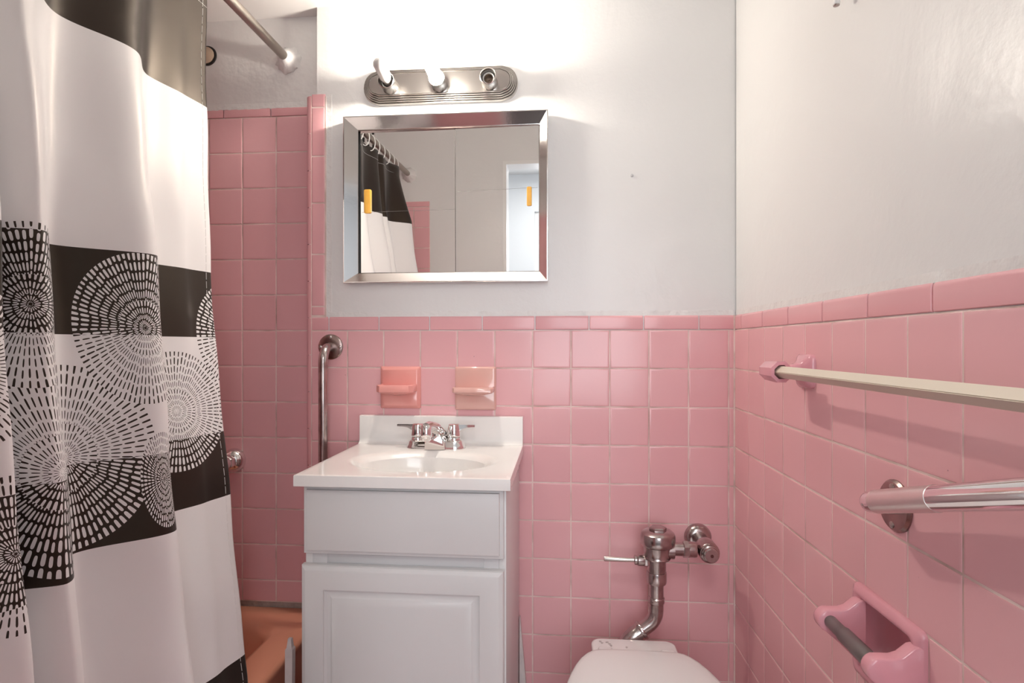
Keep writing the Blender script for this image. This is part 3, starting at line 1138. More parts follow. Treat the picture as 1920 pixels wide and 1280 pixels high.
# splash with a small cove where it meets the counter
prof = [(-0.003, CT + 0.0802), (-0.019, CT + 0.0802), (-0.0215, CT + 0.0795), (-0.0225, CT + 0.077), (-0.0235, CT + 0.016)]
for k in range(1, 6):
    a = PI / 2 * k / 5
    prof.append((-0.0235 - 0.012 * (1 - math.cos(a)), CT + 0.016 - 0.0152 * math.sin(a)))
prof += [(-0.0365, CT - 0.004), (-0.003, CT - 0.004)]
loft(bm, [[(CX0 + 0.001, y, z) for y, z in prof], [(CX1 - 0.001, y, z) for y, z in prof]])
obj('backsplash', bm, M['marble'], top, smooth=30)
bm = BM(); lathe(bm, [(0.021, 0.0), (0.020, 0.003), (0.012, 0.0025)], (BCX, BCY, CT - 0.1135), (0, 0, 1), 24)
obj('drain', bm, M['chrome'], top)

# ---- faucet
FX, FY, FZ = -0.8275, -0.078, CT
fau = thing('sink_faucet', 'chrome two handle centerset faucet on the white sink top', 'faucet', (FX, FY, FZ))
bm = BM()
def stadium(hx, hy, z, n=10):
    pts = []
    for k in range(n + 1):
        a = -PI / 2 + PI * k / n
        pts.append((FX + hx - hy + hy * math.cos(a), FY + hy * math.sin(a), z))
    for k in range(n + 1):
        a = PI / 2 + PI * k / n
        pts.append((FX - hx + hy + hy * math.cos(a), FY + hy * math.sin(a), z))
    return pts
loft(bm, [stadium(0.083, 0.029, FZ), stadium(0.083, 0.029, FZ + 0.004), stadium(0.080, 0.0265, FZ + 0.010), stadium(0.077, 0.024, FZ + 0.020), stadium(0.073, 0.020, FZ + 0.023)])
obj('base_plate', bm, M['chrome'], fau, smooth=35)
# spout: wide wedge body rising forward to the outlet
bm = BM()
def spout_ring(y, w0, w1, z0, z1, x=FX):
    return [(x - w0, y, z0), (x + w0, y, z0), (x + w0 * 0.96, y, z0 + (z1 - z0) * 0.5), (x + w1, y, z1 - 0.003), (x + w1 * 0.72, y, z1), (x - w1 * 0.72, y, z1), (x - w1, y, z1 - 0.003), (x - w0 * 0.96, y, z0 + (z1 - z0) * 0.5)]
SX = FX + 0.004
loft(bm, [spout_ring(FY + 0.020, 0.030, 0.020, FZ + 0.012, FZ + 0.038, SX), spout_ring(FY + 0.0, 0.031, 0.021, FZ + 0.010, FZ + 0.048, SX),
          spout_ring(FY - 0.022, 0.0305, 0.0175, FZ + 0.006, FZ + 0.048, SX), spout_ring(FY - 0.034, 0.029, 0.0150, FZ + 0.001, FZ + 0.042, SX), spout_ring(FY - 0.0365, 0.028, 0.014, FZ + 0.001, FZ + 0.036, SX)])
obj('spout_body', bm, M['chrome'], fau, smooth=30)
bm = BM()
arm = [(FX + 0.012, FY + 0.004, FZ + 0.040), (FX + 0.005, FY - 0.030, FZ + 0.058), (FX - 0.004, FY - 0.065, FZ + 0.068), (FX - 0.008, FY - 0.085, FZ + 0.068)]
tube(bm, arm, 0.014, 20, radii=[0.019, 0.016, 0.014, 0.012])
obj('spout_arm', bm, M['chrome'], fau, smooth=60)
bm = BM()
lathe(bm, [(0.0105, -0.034), (0.0115, -0.032), (0.0115, -0.024), (0.0145, -0.0235), (0.0150, -0.021), (0.0145, 0.006), (0.012, 0.009)], (FX - 0.008, FY - 0.082, FZ + 0.066), (0, 0, 1), 28)
obj('aerator', bm, M['chrome'], fau)
for s in (-1, 1):
    hx = FX + s * 0.0508
    hz = FZ + 0.022
    bm = BM()
    lathe(bm, [(0.0195, 0.0), (0.0195, 0.006), (0.018, 0.0085)], (hx, FY, hz), (0, 0, 1), 28)
    obj('valve_collar', bm, M['chrome'], fau)
    bm = BM()
    lathe(bm, [(0.0155, 0.0085), (0.0195, 0.010), (0.0200, 0.014), (0.0165, 0.040), (0.0158, 0.043), (0.013, 0.0445)], (hx, FY, hz), (0, 0, 1), 28)
    x0, x1 = hx + s * 0.008, hx + s * 0.058
    ring = lambda x, w, za, zb_: [(x, FY - w, za), (x, FY + w, za), (x, FY + w, zb_), (x, FY - w, zb_)]
    loft(bm, [ring(x0, 0.009, hz + 0.022, hz + 0.0435), ring(hx + s * 0.019, 0.0080, hz + 0.029, hz + 0.0435), ring(hx + s * 0.030, 0.0068, hz + 0.0345, hz + 0.0433),
              ring(hx + s * 0.045, 0.0062, hz + 0.0365, hz + 0.0430), ring(x1, 0.0058, hz + 0.0370, hz + 0.0428)])
    obj('handle', bm, M['chrome'], fau, smooth=30)

# ---- white strip leaning by the vanity
bm = BM()
loft(bm, [[(-0.5995, -0.030, 0.0), (-0.5640, -0.030, 0.0), (-0.5640, -0.012, 0.0), (-0.5995, -0.012, 0.0)],
          [(-0.6000, -0.018, 0.372), (-0.5985, -0.018, 0.372), (-0.5985, -0.003, 0.372), (-0.6000, -0.003, 0.372)]])
tag(obj('loose_board', bm, M['white_wood'], smooth=20), 'sliver of white board leaning on the wall right of the vanity', 'board')

# ------------------------------------------------------------------ soap dishes on the back wall


def soap_dish(name, label, plate, shelf, zt, zb_, m, y_out, round_):
    x0, x1, z0, z1 = plate
    t = thing(name, label, 'soap dish', ((x0 + x1) / 2, 0, (z0 + z1) / 2))
    bm = BM()
    e = 0.0015
    def ring(ins, y): return [(x, y, z) for x, z in rrect(x0 + e + ins, x1 - e - ins, z0 + e + ins, z1 - e - ins, 0.004, 3)]
    if round_ < 0.5:
        loft(bm, [ring(0, 0.0055), ring(0, -0.004), ring(0.001, -0.0055), ring(0.0085, -0.0115), ring(0.0095, -0.012)])
    else:
        loft(bm, [ring(0, 0.0055), ring(0, -0.005), ring(0.001, -0.0075), ring(0.003, -0.0095), ring(0.006, -0.0105)])
    obj('back_plate', bm, m, t, smooth=40)
    sx0, sx1 = shelf
    bm = BM()
    c = 0.011 if round_ < 0.5 else 0.006
    def out(ins, z, yb=-0.010):
        return [(sx0 + ins, yb, z), (sx0 + ins, y_out + c + ins, z), (sx0 + c + ins, y_out + ins, z), ((sx0 + sx1) / 2, y_out - (0.003 if round_ > 0.5 else 0) + ins, z),
                (sx1 - c - ins, y_out + ins, z), (sx1 - ins, y_out + c + ins, z), (sx1 - ins, yb, z)]
    loft(bm, [out(0.034, zb_ - 0.010), out(0.010, zb_ - 0.003), out(0.002, zb_), out(0, zb_ + 0.002), out(0, zt - 0.003), out(0.002, zt), out(0.005, zt), out(0.007, zt - 0.002), out(0.010, zt - 0.009, -0.014)])
    obj('tray', bm, m, t, smooth=38)
    # drainage ridges inside the tray
    bm = BM()
    n = 5
    for i in range(n):
        x = sx0 + 0.020 + (sx1 - sx0 - 0.040) * i / (n - 1)
        box(bm, x - 0.002, x + 0.002, y_out + 0.014, -0.016, zt - 0.0095, zt - 0.0055, 0.001)
    obj('drain_ridges', bm, m, t)
    return t


soap_dish('soap_dish', 'coral pink ceramic soap dish with chamfered tray, left of the two above the sink', SOAP_L, (-1.006, -0.899), 1.0345, 1.0125, M['pink_ceramic'], -0.062, 0.0)
soap_dish('soap_dish', 'glossy peach beige ceramic soap dish, right of the two above the sink', SOAP_R, (-0.787, -0.672), 1.0285, 1.0130, M['peach_ceramic'], -0.060, 1.0)

# ------------------------------------------------------------------ vertical grab bar on the back wall
gb = thing('grab_bar', 'vertical tarnished chrome grab bar on the back wall left of the sink', 'grab bar', (-1.1615, 0, 1.142))
for z in (1.142, 0.575):
    bm = BM()
    lathe(bm, [(0.0375, -0.001), (0.0375, 0.002), (0.034, 0.0045), (0.016, 0.0055)], (-1.1615, 0, z), (0, -1, 0), 36)
    fl = obj('flange', bm, M['bronze'], gb)
    for a in (90, 180, 0):
        q = math.radians(a)
        bm = BM()
        lathe(bm, [(0.0052, 0.003), (0.005, 0.006), (0.0025, 0.0075)], (-1.1615 + 0.0295 * math.cos(q), 0, z + 0.0295 * math.sin(q)), (0, -1, 0), 12)
        obj('screw', bm, M['screw'], fl)
bm = BM()
tube(bm, fillet_path([(-1.1615, -0.003, 1.142), (-1.1585, -0.062, 1.142), (-1.1565, -0.066, 0.98), (-1.1565, -0.066, 0.70), (-1.1585, -0.062, 0.575), (-1.1615, -0.003, 0.575)], 0.048, 10), 0.0132, 28)
obj('rail', bm, M['chrome_old'], gb, smooth=60)

# ------------------------------------------------------------------ medicine cabinet
mc = thing('medicine_cabinet', 'steel framed medicine cabinet with two sliding mirror doors over the sink', 'medicine cabinet', (-0.816, 0, 1.33))
OX0, OX1, OZ0, OZ1, OY = -1.1128, -0.5190, 1.3275, 1.8105, -0.030
IX0, IX1, IZ0, IZ1, IY = -1.0735, -0.5445, 1.3585, 1.7755, -0.0125
bm = BM()
def prof_strip(p_out0, p_out1, p_in0, p_in1):
    pass
def fr(x0, x1, z0, z1, y): return [(x0, y, z0), (x1, y, z0), (x1, y, z1), (x0, y, z1)]
loft(bm, [fr(OX0 + 0.004, OX1 - 0.004, OZ0 + 0.004, OZ1 - 0.004, PL), fr(OX0, OX1, OZ0, OZ1, -0.004), fr(OX0, OX1, OZ0, OZ1, OY + 0.001), fr(OX0 + 0.001, OX1 - 0.001, OZ0 + 0.001, OZ1 - 0.001, OY),
          fr(OX0 + 0.003, OX1 - 0.003, OZ0 + 0.003, OZ1 - 0.003, OY), fr(IX0 - 0.002, IX1 + 0.002, IZ0 - 0.002, IZ1 + 0.002, IY - 0.0005), fr(IX0, IX1, IZ0, IZ1, IY), fr(IX0, IX1, IZ0, IZ1, PL)], cap0=False, cap1=False)
obj('frame', bm, M['steel_frame'], mc, smooth=10)
bm = BM(); box(bm, IX0 - 0.01, IX1 + 0.01, PL - 0.0025, PL - 0.0005, IZ0 - 0.01, IZ1 + 0.01)
obj('track_back', bm, M['gap'], mc)
bm = BM(); box(bm, IX0 + 0.001, IX1 - 0.001, -0.0155, -0.0010, IZ1 - 0.0035, IZ1 - 0.0002)
obj('top_track', bm, M['bronze'], mc, label='dark track along the top of the mirrors')
SEAM = -0.7866
YAW, PITCH = math.radians(0.55), math.radians(0.80)


def pane(x0, x1, yc, name, yaw, pitch, pull_x, pull_z, pull_w):
    # the pane leans forward a little in its track
    cx, cz = (x0 + x1) / 2, (IZ0 + IZ1) / 2
    def place(x, y, z):
        dx, dz = x - cx, z - cz
        return (x, yc + y - dx * math.tan(yaw) - dz * math.tan(pitch), z)
    bm = BM()
    pts = rrect(x0, x1, IZ0 - 0.0005, IZ1 + 0.0005, 0.0004, 1)
    loft(bm, [[place(x, 0.0022, z) for x, z in pts], [place(x, 0.0, z) for x, z in pts]])
    p = obj(name, bm, M['mirror'], mc, smooth=5)
    bm = BM()
    outl = rrect(pull_x - pull_w / 2, pull_x + pull_w / 2, pull_z[0], pull_z[1], pull_w * 0.18, 3)
    loft(bm, [[place(x, -0.0002, z) for x, z in outl], [place(x, -0.0030, z) for x, z in outl],
              [place(pull_x + (x - pull_x) * 0.8, -0.0042, z) for x, z in outl]])
    obj('finger_pull', bm, M['amber'], p, label='amber finger pull')
    return p, place


pl, placeL = pane(IX0 + 0.0045, SEAM + 0.012, -0.0050, 'mirror_door', YAW, PITCH, -1.0476, (1.534, 1.6035), 0.0215)
pr_, placeR = pane(SEAM, IX1 - 0.0005, -0.0095, 'mirror_door', YAW, PITCH * 1.0, -0.5725, (1.5445, 1.5985), 0.0140)
for p, place, xa, xb, za, zb_ in ((pl, placeL, IX0 + 0.008, SEAM - 0.002, 1.5375, 1.5405), (pr_, placeR, SEAM + 0.007, IX1 - 0.004, 1.5905, 1.5965)):
    bm = BM()
    q = [(xa, za - 0.0003), (xb, zb_ - 0.0003), (xb, zb_ + 0.0003), (xa, za + 0.0003)]
    loft(bm, [[place(x, -0.0001, z) for x, z in q], [place(x, -0.0004, z) for x, z in q]])
    obj('scratch', bm, mat('scratch_line', (0.20, 0.19, 0.19, 1), 0.6), p, label='hairline scratch across the mirror')
bm = BM()
loft(bm, [[placeR(x, 0.0002, z) for x, z in ((SEAM - 0.0006, IZ0), (SEAM + 0.0008, IZ0), (SEAM + 0.0008, IZ1), (SEAM - 0.0006, IZ1))],
          [placeR(x, -0.0006, z) for x, z in ((SEAM - 0.0006, IZ0), (SEAM + 0.0008, IZ0), (SEAM + 0.0008, IZ1), (SEAM - 0.0006, IZ1))]])
obj('chipped_edge', bm, M['black'], pr_, label='dark worn edge of the mirror')

# ------------------------------------------------------------------ light bar
LZ = 1.8985
lb = thing('vanity_light', 'stepped nickel light bar with three sockets above the mirror', 'light fixture', (-0.83, 0, LZ))
bm = BM()


def light_outline(k, y):
    """k from 0 (outer) to 1 (inner): straight middle with rounded bulging ends"""
    hz = 0.0505 - 0.0205 * k
    zc = LZ + 0.0020 + 0.0025 * k
    xe = 0.181 - 0.004 * k                                # where the ends begin
    bulge = 0.046 - 0.017 * k
    pts = []
    n = 14
    for i in range(n + 1):
        a = -PI / 2 + PI * i / n
        pts.append((-0.8325 + xe + bulge * math.cos(a) ** 0.8 if abs(math.cos(a)) > 1e-6 else -0.8325 + xe, y, zc + (hz - 0.003 * (1 if 0 < i < n else 0)) * math.sin(a)))
    for i in range(n + 1):
        a = PI / 2 + PI * i / n
        c = abs(math.cos(a))
        pts.append((-0.8325 - xe - (bulge * c ** 0.8 if c > 1e-6 else 0), y, zc + (hz - 0.003 * (1 if 0 < i < n else 0)) * math.sin(a)))
    return pts


steps = 5
rings = [light_outline(0, PL)]
yy = -0.004
for s in range(steps):
    k = s / steps
    rings.append(light_outline(k, yy))
    rings.append(light_outline(k + 0.02, yy - 0.0022))
    rings.append(light_outline(k + 0.06, yy - 0.0034))
    rings.append(light_outline(k + 0.12, yy - 0.0034))
    rings.append(light_outline(k + 0.135, yy + 0.0010))
    rings.append(light_outline(k + 0.195, yy + 0.0010))
    yy -= 0.0038
rings.append(light_outline(1.0, yy + 0.003))
rings.append(light_outline(1.04, yy + 0.0015))
loft(bm, rings)
obj('backplate', bm, M['fixture'], lb, smooth=20)
PY = yy + 0.0015
SOCK = (-0.9750, -0.8300, -0.6850)
SZ = 1.8955
for i, sxx in enumerate(SOCK):
    bm = BM()
    lathe(bm, [(0.0235, 0.0), (0.0230, 0.003), (0.0222, 0.006), (0.0222, 0.041), (0.0232, 0.0425), (0.0218, 0.044), (0.0204, 0.042), (0.0202, 0.010), (0.002, 0.010)], (sxx, PY + 0.001, SZ), (0, -1, 0), 36, cap1=False)
    so = obj('socket', bm, M['fixture'], lb)
    bm = BM()
    lathe(bm, [(0.0168, 0.011), (0.0168, 0.028), (0.0152, 0.030), (0.0138, 0.028), (0.0138, 0.014), (0.0035, 0.014)], (sxx, PY + 0.001, SZ), (0, -1, 0), 28, cap1=False)
    obj('liner', bm, M['white_plastic'], so, label='pale inner sleeve of the lamp socket')
    bm = BM()
    lathe(bm, [(0.0134, 0.0145), (0.0130, 0.026), (0.0122, 0.026), (0.0122, 0.016), (0.003, 0.0165), (0.003, 0.0205)], (sxx, PY + 0.001, SZ), (0, -1, 0), 24)
    obj('contact', bm, M['brass_dark'], so, label='dark metal screw shell inside the socket')


def bulb(sxx, m, label, tilt=0.0):
    t = thing('light_bulb', label, 'light bulb', (sxx, PY - 0.02, SZ))
    base = Vector((sxx, PY - 0.016, SZ))
    ax = Vector((0, -1, tilt))
    bm = BM()
    lathe(bm, [(0.0118, 0.0), (0.0116, 0.018)], base, ax, 24)
    obj('screw_base', bm, M['screw'], t)
    bm = BM()
    prof = [(0.0117, 0.018), (0.0140, 0.024), (0.0165, 0.032), (0.0174, 0.042), (0.0176, 0.078)]
    for k in range(1, 8):
        a = PI / 2 * k / 7
        prof.append((0.0176 * math.cos(a) + 0.0004, 0.082 + 0.0176 * math.sin(a)))
    lathe(bm, prof, base, ax, 28)
    obj('glass', bm, m, t, smooth=60)
    return t


bulb(SOCK[0], M['bulb_off'], 'unlit frosted tubular bulb in the left socket of the light bar', 0.20)
bulb(SOCK[1], M['bulb_on'], 'glowing bulb in the middle socket of the light bar', 0.0)

# ------------------------------------------------------------------ flush valve
VXc, VYc = -0.231, -0.110
fv = thing('flush_valve', 'tarnished chrome toilet flush valve with side lever on the pink wall', 'flush valve', (VXc, VYc, 0.4))
bm = BM()
lathe(bm, [(0.036, 0.620), (0.0400, 0.622), (0.0440, 0.627), (0.0450, 0.634), (0.0448, 0.646), (0.0430, 0.654), (0.036, 0.660), (0.028, 0.662)], (VXc + 0.002, VYc, 0), (0, 0, 1), 44)
lathe(bm, [(0.0225, 0.661), (0.0225, 0.668), (0.020, 0.670)], (VXc + 0.002, VYc, 0), (0, 0, 1), poly=6)
obj('cap', bm, M['chrome_old'], fv, smooth=35)
bm = BM()
lathe(bm, [(0.026, 0.585), (0.034, 0.588), (0.0355, 0.5915), (0.034, 0.594), (0.0335, 0.598), (0.035, 0.612), (0.037, 0.621)], (VXc, VYc, 0), (0, 0, 1), 40)
# outlet boss to the supply on the right
loft(bm, [[(x, VYc + 0.022 * math.cos(a), 0.609 + 0.0215 * math.sin(a)) for a in [2 * PI * k / 24 for k in range(24)]] for x in (VXc + 0.01, VXc + 0.043)])
lathe(bm, [(0.0235, 0.552), (0.0240, 0.560), (0.0240, 0.580), (0.026, 0.588)], (VXc - 0.001, VYc, 0), (0, 0, 1), 36)
obj('body', bm, M['chrome_old'], fv, smooth=40)
# lever
bm = BM()
lathe(bm, [(0.016, 0.020), (0.0175, 0.024), (0.0175, 0.032), (0.0165, 0.034)], (VXc, VYc, 0.5815), (-1, 0, 0), poly=6)
lathe(bm, [(0.0145, 0.034), (0.0150, 0.037), (0.0150, 0.049), (0.0125, 0.053), (0.0125, 0.058), (0.009, 0.060)], (VXc, VYc, 0.5815), (-1, 0, 0), 28)
obj('lever_nut', bm, M['chrome_old'], fv, smooth=30)
bm = BM()
tube(bm, [(VXc - 0.058, VYc, 0.5815), (VXc - 0.075, VYc, 0.5815), (VXc - 0.136, VYc, 0.5825), (VXc - 0.1385, VYc, 0.5825)], 0.0065, 18, radii=[0.0055, 0.0058, 0.0070, 0.0060])
obj('lever', bm, M['chrome_satin'], fv)
# tailpiece down to the bowl
bm = BM()
lathe(bm, [(0.0245, 0.523), (0.0255, 0.526), (0.0260, 0.530), (0.0260, 0.549), (0.0250, 0.553), (0.022, 0.554)], (VXc - 0.001, VYc, 0), (0, 0, 1), 36)
obj('coupling', bm, M['chrome_old'], fv, smooth=35)
bm = BM()
lathe(bm, [(0.0195, 0.470), (0.0210, 0.472), (0.0215, 0.476), (0.0205, 0.480), (0.0215, 0.484), (0.0195, 0.487)], (VXc - 0.002, VYc, 0), (0, 0, 1), 32)
obj('collar', bm, M['chrome_old'], fv, smooth=35)
bm = BM()
path = fillet_path([(VXc - 0.0015, VYc, 0.530), (VXc - 0.0015, VYc, 0.428), (VXc - 0.046, VYc - 0.004, 0.395), (-0.322, -0.122, 0.361)], 0.050, 12)
tube(bm, path, 0.0185, 28)
obj('flush_tube', bm, M['chrome_old'], fv, smooth=60)
bm = BM()
p0, p1 = Vector((VXc - 0.036, VYc - 0.003, 0.4015)), Vector((-0.322, -0.122, 0.361))
ax = (p1 - p0).normalized()
lathe(bm, [(0.020, 0.0), (0.0245, 0.001), (0.0255, 0.004), (0.0245, 0.008), (0.0225, 0.009), (0.0222, 0.022), (0.0230, 0.025), (0.0215, 0.045), (0.017, 0.062)], p0, ax, 32)
obj('spud_nut', bm, M['chrome_old'], fv, smooth=35)
# supply stop on the right
SXc, SZc = -0.1010, 0.611
bm = BM()
lathe(bm, [(0.0175, 0.0), (0.0175, 0.04)], (VXc + 0.036, VYc, 0.613), (1, 0, 0), 28)
obj('supply_tube', bm, M['chrome_old'], fv)
bm = BM()
lathe(bm, [(0.0205, 0.0), (0.0222, 0.002), (0.0222, 0.014), (0.0205, 0.016)], (VXc + 0.066, VYc, 0.613), (1, 0, 0), poly=6)
lathe(bm, [(0.0205, 0.014), (0.0205, 0.030), (0.0195, 0.034)], (VXc + 0.066, VYc, 0.613), (1, 0, 0), 28)
obj('supply_nut', bm, M['chrome_old'], fv, smooth=25)
bm = BM()
lathe(bm, [(0.0375, 0.0), (0.0375, 0.004), (0.034, 0.013), (0.027, 0.020), (0.021, 0.022)], (SXc, 0.0, SZc), (0, -1, 0), 36)
lathe(bm, [(0.0205, 0.010), (0.0205, 0.060), (0.024, 0.072), (0.0265, 0.082), (0.0265, 0.125), (0.0245, 0.128)], (SXc, 0.0, SZc), (0, -1, 0), 36)
obj('stop_body', bm, M['chrome_old'], fv, smooth=35)
bm = BM()
lathe(bm, [(0.0245, 0.126), (0.0245, 0.131), (0.0225, 0.133), (0.0225, 0.138), (0.0195, 0.140), (0.0185, 0.147), (0.016, 0.149)], (SXc, 0.0, SZc), (0, -1, 0), 36)
obj('stop_cap', bm, M['chrome_old'], fv, smooth=30)
bm = BM()
lathe(bm, [(0.0042, 0.1485), (0.0042, 0.1496), (0.002, 0.1497)], (SXc + 0.001, 0.0, SZc), (0, -1, 0), 16)
obj('stop_screw', bm, M['red_dot'], fv, label='dark screw in the middle of the stop')

# ------------------------------------------------------------------ toilet
TXc = -0.300
toi = thing('toilet', 'white toilet with closed lid below the flush valve', 'toilet', (TXc, -0.45, 0))
HW = [(-0.247, 0.0), (-0.2475, 0.06), (-0.250, 0.092), (-0.256, 0.108), (-0.268, 0.121), (-0.290, 0.136), (-0.320, 0.1495), (-0.355, 0.161), (-0.39, 0.170), (-0.43, 0.178), (-0.47, 0.182),
      (-0.51, 0.182), (-0.55, 0.176), (-0.59, 0.162), (-0.625, 0.138), (-0.650, 0.107), (-0.665, 0.072), (-0.672, 0.036), (-0.674, 0.0)]


def toilet_outline(scale=1.0, z=0.0, cy=-0.46, dx=0.0, xs=None):
    right = [(TXc + dx + w * (xs or scale), cy + (y - cy) * scale, z) for y, w in HW]
    left = [(TXc + dx - w * (xs or scale), cy + (y - cy) * scale, z) for y, w in HW[1:-1]][::-1]
    return right + left


LIDZ = 0.420
bm = BM()
loft(bm, [toilet_outline(0.97, LIDZ - 0.020), toilet_outline(0.995, LIDZ - 0.017), toilet_outline(1.0, LIDZ - 0.010), toilet_outline(0.996, LIDZ - 0.004), toilet_outline(0.975, LIDZ - 0.0005),
          toilet_outline(0.93, LIDZ + 0.002), toilet_outline(0.80, LIDZ + 0.006), toilet_outline(0.5, LIDZ + 0.010), toilet_outline(0.2, LIDZ + 0.011)])
obj('lid', bm, M['seat_plastic'], toi, smooth=60)
bm = BM()
loft(bm, [toilet_outline(0.97, LIDZ - 0.036), toilet_outline(1.0, LIDZ - 0.033), toilet_outline(1.0, LIDZ - 0.024), toilet_outline(0.98, LIDZ - 0.0205)])
obj('seat', bm, M['seat_plastic'], toi, smooth=40)
for s in (-1, 1):
    bm = BM()
    box(bm, TXc + s * 0.075 - 0.018, TXc + s * 0.075 + 0.018, -0.258, -0.226, 0.3935, 0.412, 0.006, 3)
    obj('hinge', bm, M['seat_plastic'], toi)
bm = BM()
RIM = LIDZ - 0.0365
def bowl_ring(sc, xs, z, cy=-0.46):
    return toilet_outline(sc, z, cy, 0, xs)
loft(bm, [bowl_ring(0.60, 0.58, 0.0, -0.36), bowl_ring(0.58, 0.55, 0.05, -0.36), bowl_ring(0.60, 0.55, 0.15, -0.38), bowl_ring(0.74, 0.70, 0.24, -0.41), bowl_ring(0.92, 0.90, 0.31, -0.45), bowl_ring(0.985, 0.975, 0.345), bowl_ring(0.985, 0.975, RIM - 0.004), bowl_ring(0.965, 0.955, RIM)])
obj('bowl', bm, M['china'], toi, smooth=60)
# deck behind the seat with rounded corners
bm = BM()
DKZ = 0.3925
def deck(ins, z):
    return [(x, y, z) for x, y in rrect(-0.4055 + ins, -0.1945 - ins, -0.315, -0.148 - ins, 0.022, 6)]
loft(bm, [deck(0.03, 0.26), deck(0.006, 0.33), deck(0.0, 0.350), deck(0.0, DKZ - 0.006), deck(0.0018, DKZ - 0.0018), deck(0.006, DKZ)])
obj('deck', bm, M['china'], toi, smooth=45)
rr = random.Random(11)
scuff = mat('grey_scuffs', (0.45, 0.42, 0.42, 1), 0.6)
for (mx, my) in ((-0.383, -0.168), (-0.379, -0.174), (-0.366, -0.170), (-0.361, -0.178), (-0.357, -0.186), (-0.319, -0.190)):
    pts = [(mx + rr.uniform(0.5, 1) * 0.0045 * math.cos(a), my + rr.uniform(0.5, 1) * 0.0055 * math.sin(a)) for a in [2 * PI * k / 9 for k in range(9)]]
    bm = BM()
    loft(bm, [[(x, y, DKZ - 0.0004) for x, y in pts], [(x, y, DKZ + 0.0003) for x, y in pts]])
    obj('scuff_mark', bm, scuff, toi, label='grey scuff mark on the china')

# ------------------------------------------------------------------ towel bar on the right wall
TBO, TBZ = 0.068, 1.0955
def R3(y, z, off): return Vector((-SK * y - off, y, z))
tb = thing('towel_bar', 'cream square towel bar set in pink ceramic posts on the right wall', 'towel bar', R3(-0.77, TBZ, 0))
bm = BM()
h = 0.0122
loft(bm, [[R3(y, TBZ, TBO + h), R3(y, TBZ + h, TBO), R3(y, TBZ, TBO - h), R3(y, TBZ - h, TBO)] for y in (-0.470, -1.145)])
bmesh.ops.bevel(bm, geom=[e_ for e_ in bm.edges if abs(e_.verts[0].co.y - e_.verts[1].co.y) > 0.1], offset=0.0012, segments=2, affect='EDGES')
obj('bar', bm, M['bar_plastic'], tb, smooth=30, label='square cream bar turned edge forward')


def hexa(y, hz, hx, off, z=TBZ):
    """upright hexagon in the plane across the bar"""
    return [R3(y, z + hz * 0.45, off + hx), R3(y, z + hz, off + hx * 0.45), R3(y, z + hz, off - hx * 0.45), R3(y, z + hz * 0.45, off - hx),
            R3(y, z - hz * 0.45, off - hx), R3(y, z - hz, off - hx * 0.45), R3(y, z - hz, off + hx * 0.45), R3(y, z - hz * 0.45, off + hx)]


def diamond(y, r, off, z=TBZ, cut=0.28):
    c = cut * r
    return [R3(y, z + c, off + r - c), R3(y, z + r - c, off + c), R3(y, z + r - c, off - c), R3(y, z + c, off - r + c),
            R3(y, z - c, off - r + c), R3(y, z - r + c, off - c), R3(y, z - r + c, off + c), R3(y, z - c, off + r - c)]


for yc, s in ((-0.452, -1), (-1.150, 1)):
    bm = BM()
    # socket head around the bar end, open towards the bar
    ye, yo = yc - s * 0.024, yc + s * 0.046
    loft(bm, [diamond(ye, 0.020, TBO), diamond(ye + s * 0.003, 0.0255, TBO), diamond(yo - s * 0.006, 0.0285, TBO), diamond(yo, 0.0275, TBO), diamond(yo, 0.0185, TBO), diamond(yo - s * 0.02, 0.0165, TBO)])
    obj('post_head', bm, M['rose_ceramic'], tb, smooth=30)
    bm = BM()
    def neck(off, hy, hz):
        return [R3(yc + (0.010 * s * (off / TBO)) + hy * math.cos(a), TBZ + hz * math.sin(a), off) for a in [2 * PI * k / 20 for k in range(20)]]
    def plate8(off, hy, hz, c):
        pts = rrect(yc - hy, yc + hy, TBZ - hz, TBZ + hz, c, 4)
        return [R3(y, z, off) for y, z in pts]
    loft(bm, [plate8(-0.001, 0.034, 0.0335, 0.012), plate8(0.006, 0.034, 0.0335, 0.012), plate8(0.0105, 0.0305, 0.030, 0.012), plate8(0.016, 0.022, 0.022, 0.012), plate8(0.022, 0.017, 0.0165, 0.010), plate8(0.030, 0.0155, 0.0135, 0.009), plate8(0.050, 0.0150, 0.013, 0.009)])
    obj('post', bm, M['rose_ceramic'], tb, smooth=50)

# ------------------------------------------------------------------ sloping grab bar on the right wall
gr = thing('grab_bar', 'sloping chrome grab bar with knurled grip on the right wall', 'grab bar', R3(-0.733, 0.910, 0))
sl = 0.306
GO = 0.048
def gp(y, off=GO): return R3(y, 0.9240 + (-0.7750 - y) * sl, off)
path = fillet_path([R3(-0.748, 0.9157, 0.0), gp(-0.748), gp(-0.95), gp(-1.235), R3(-1.236, 0.9240 + (1.236 - 0.7750) * sl, 0.0)], 0.027, 12)
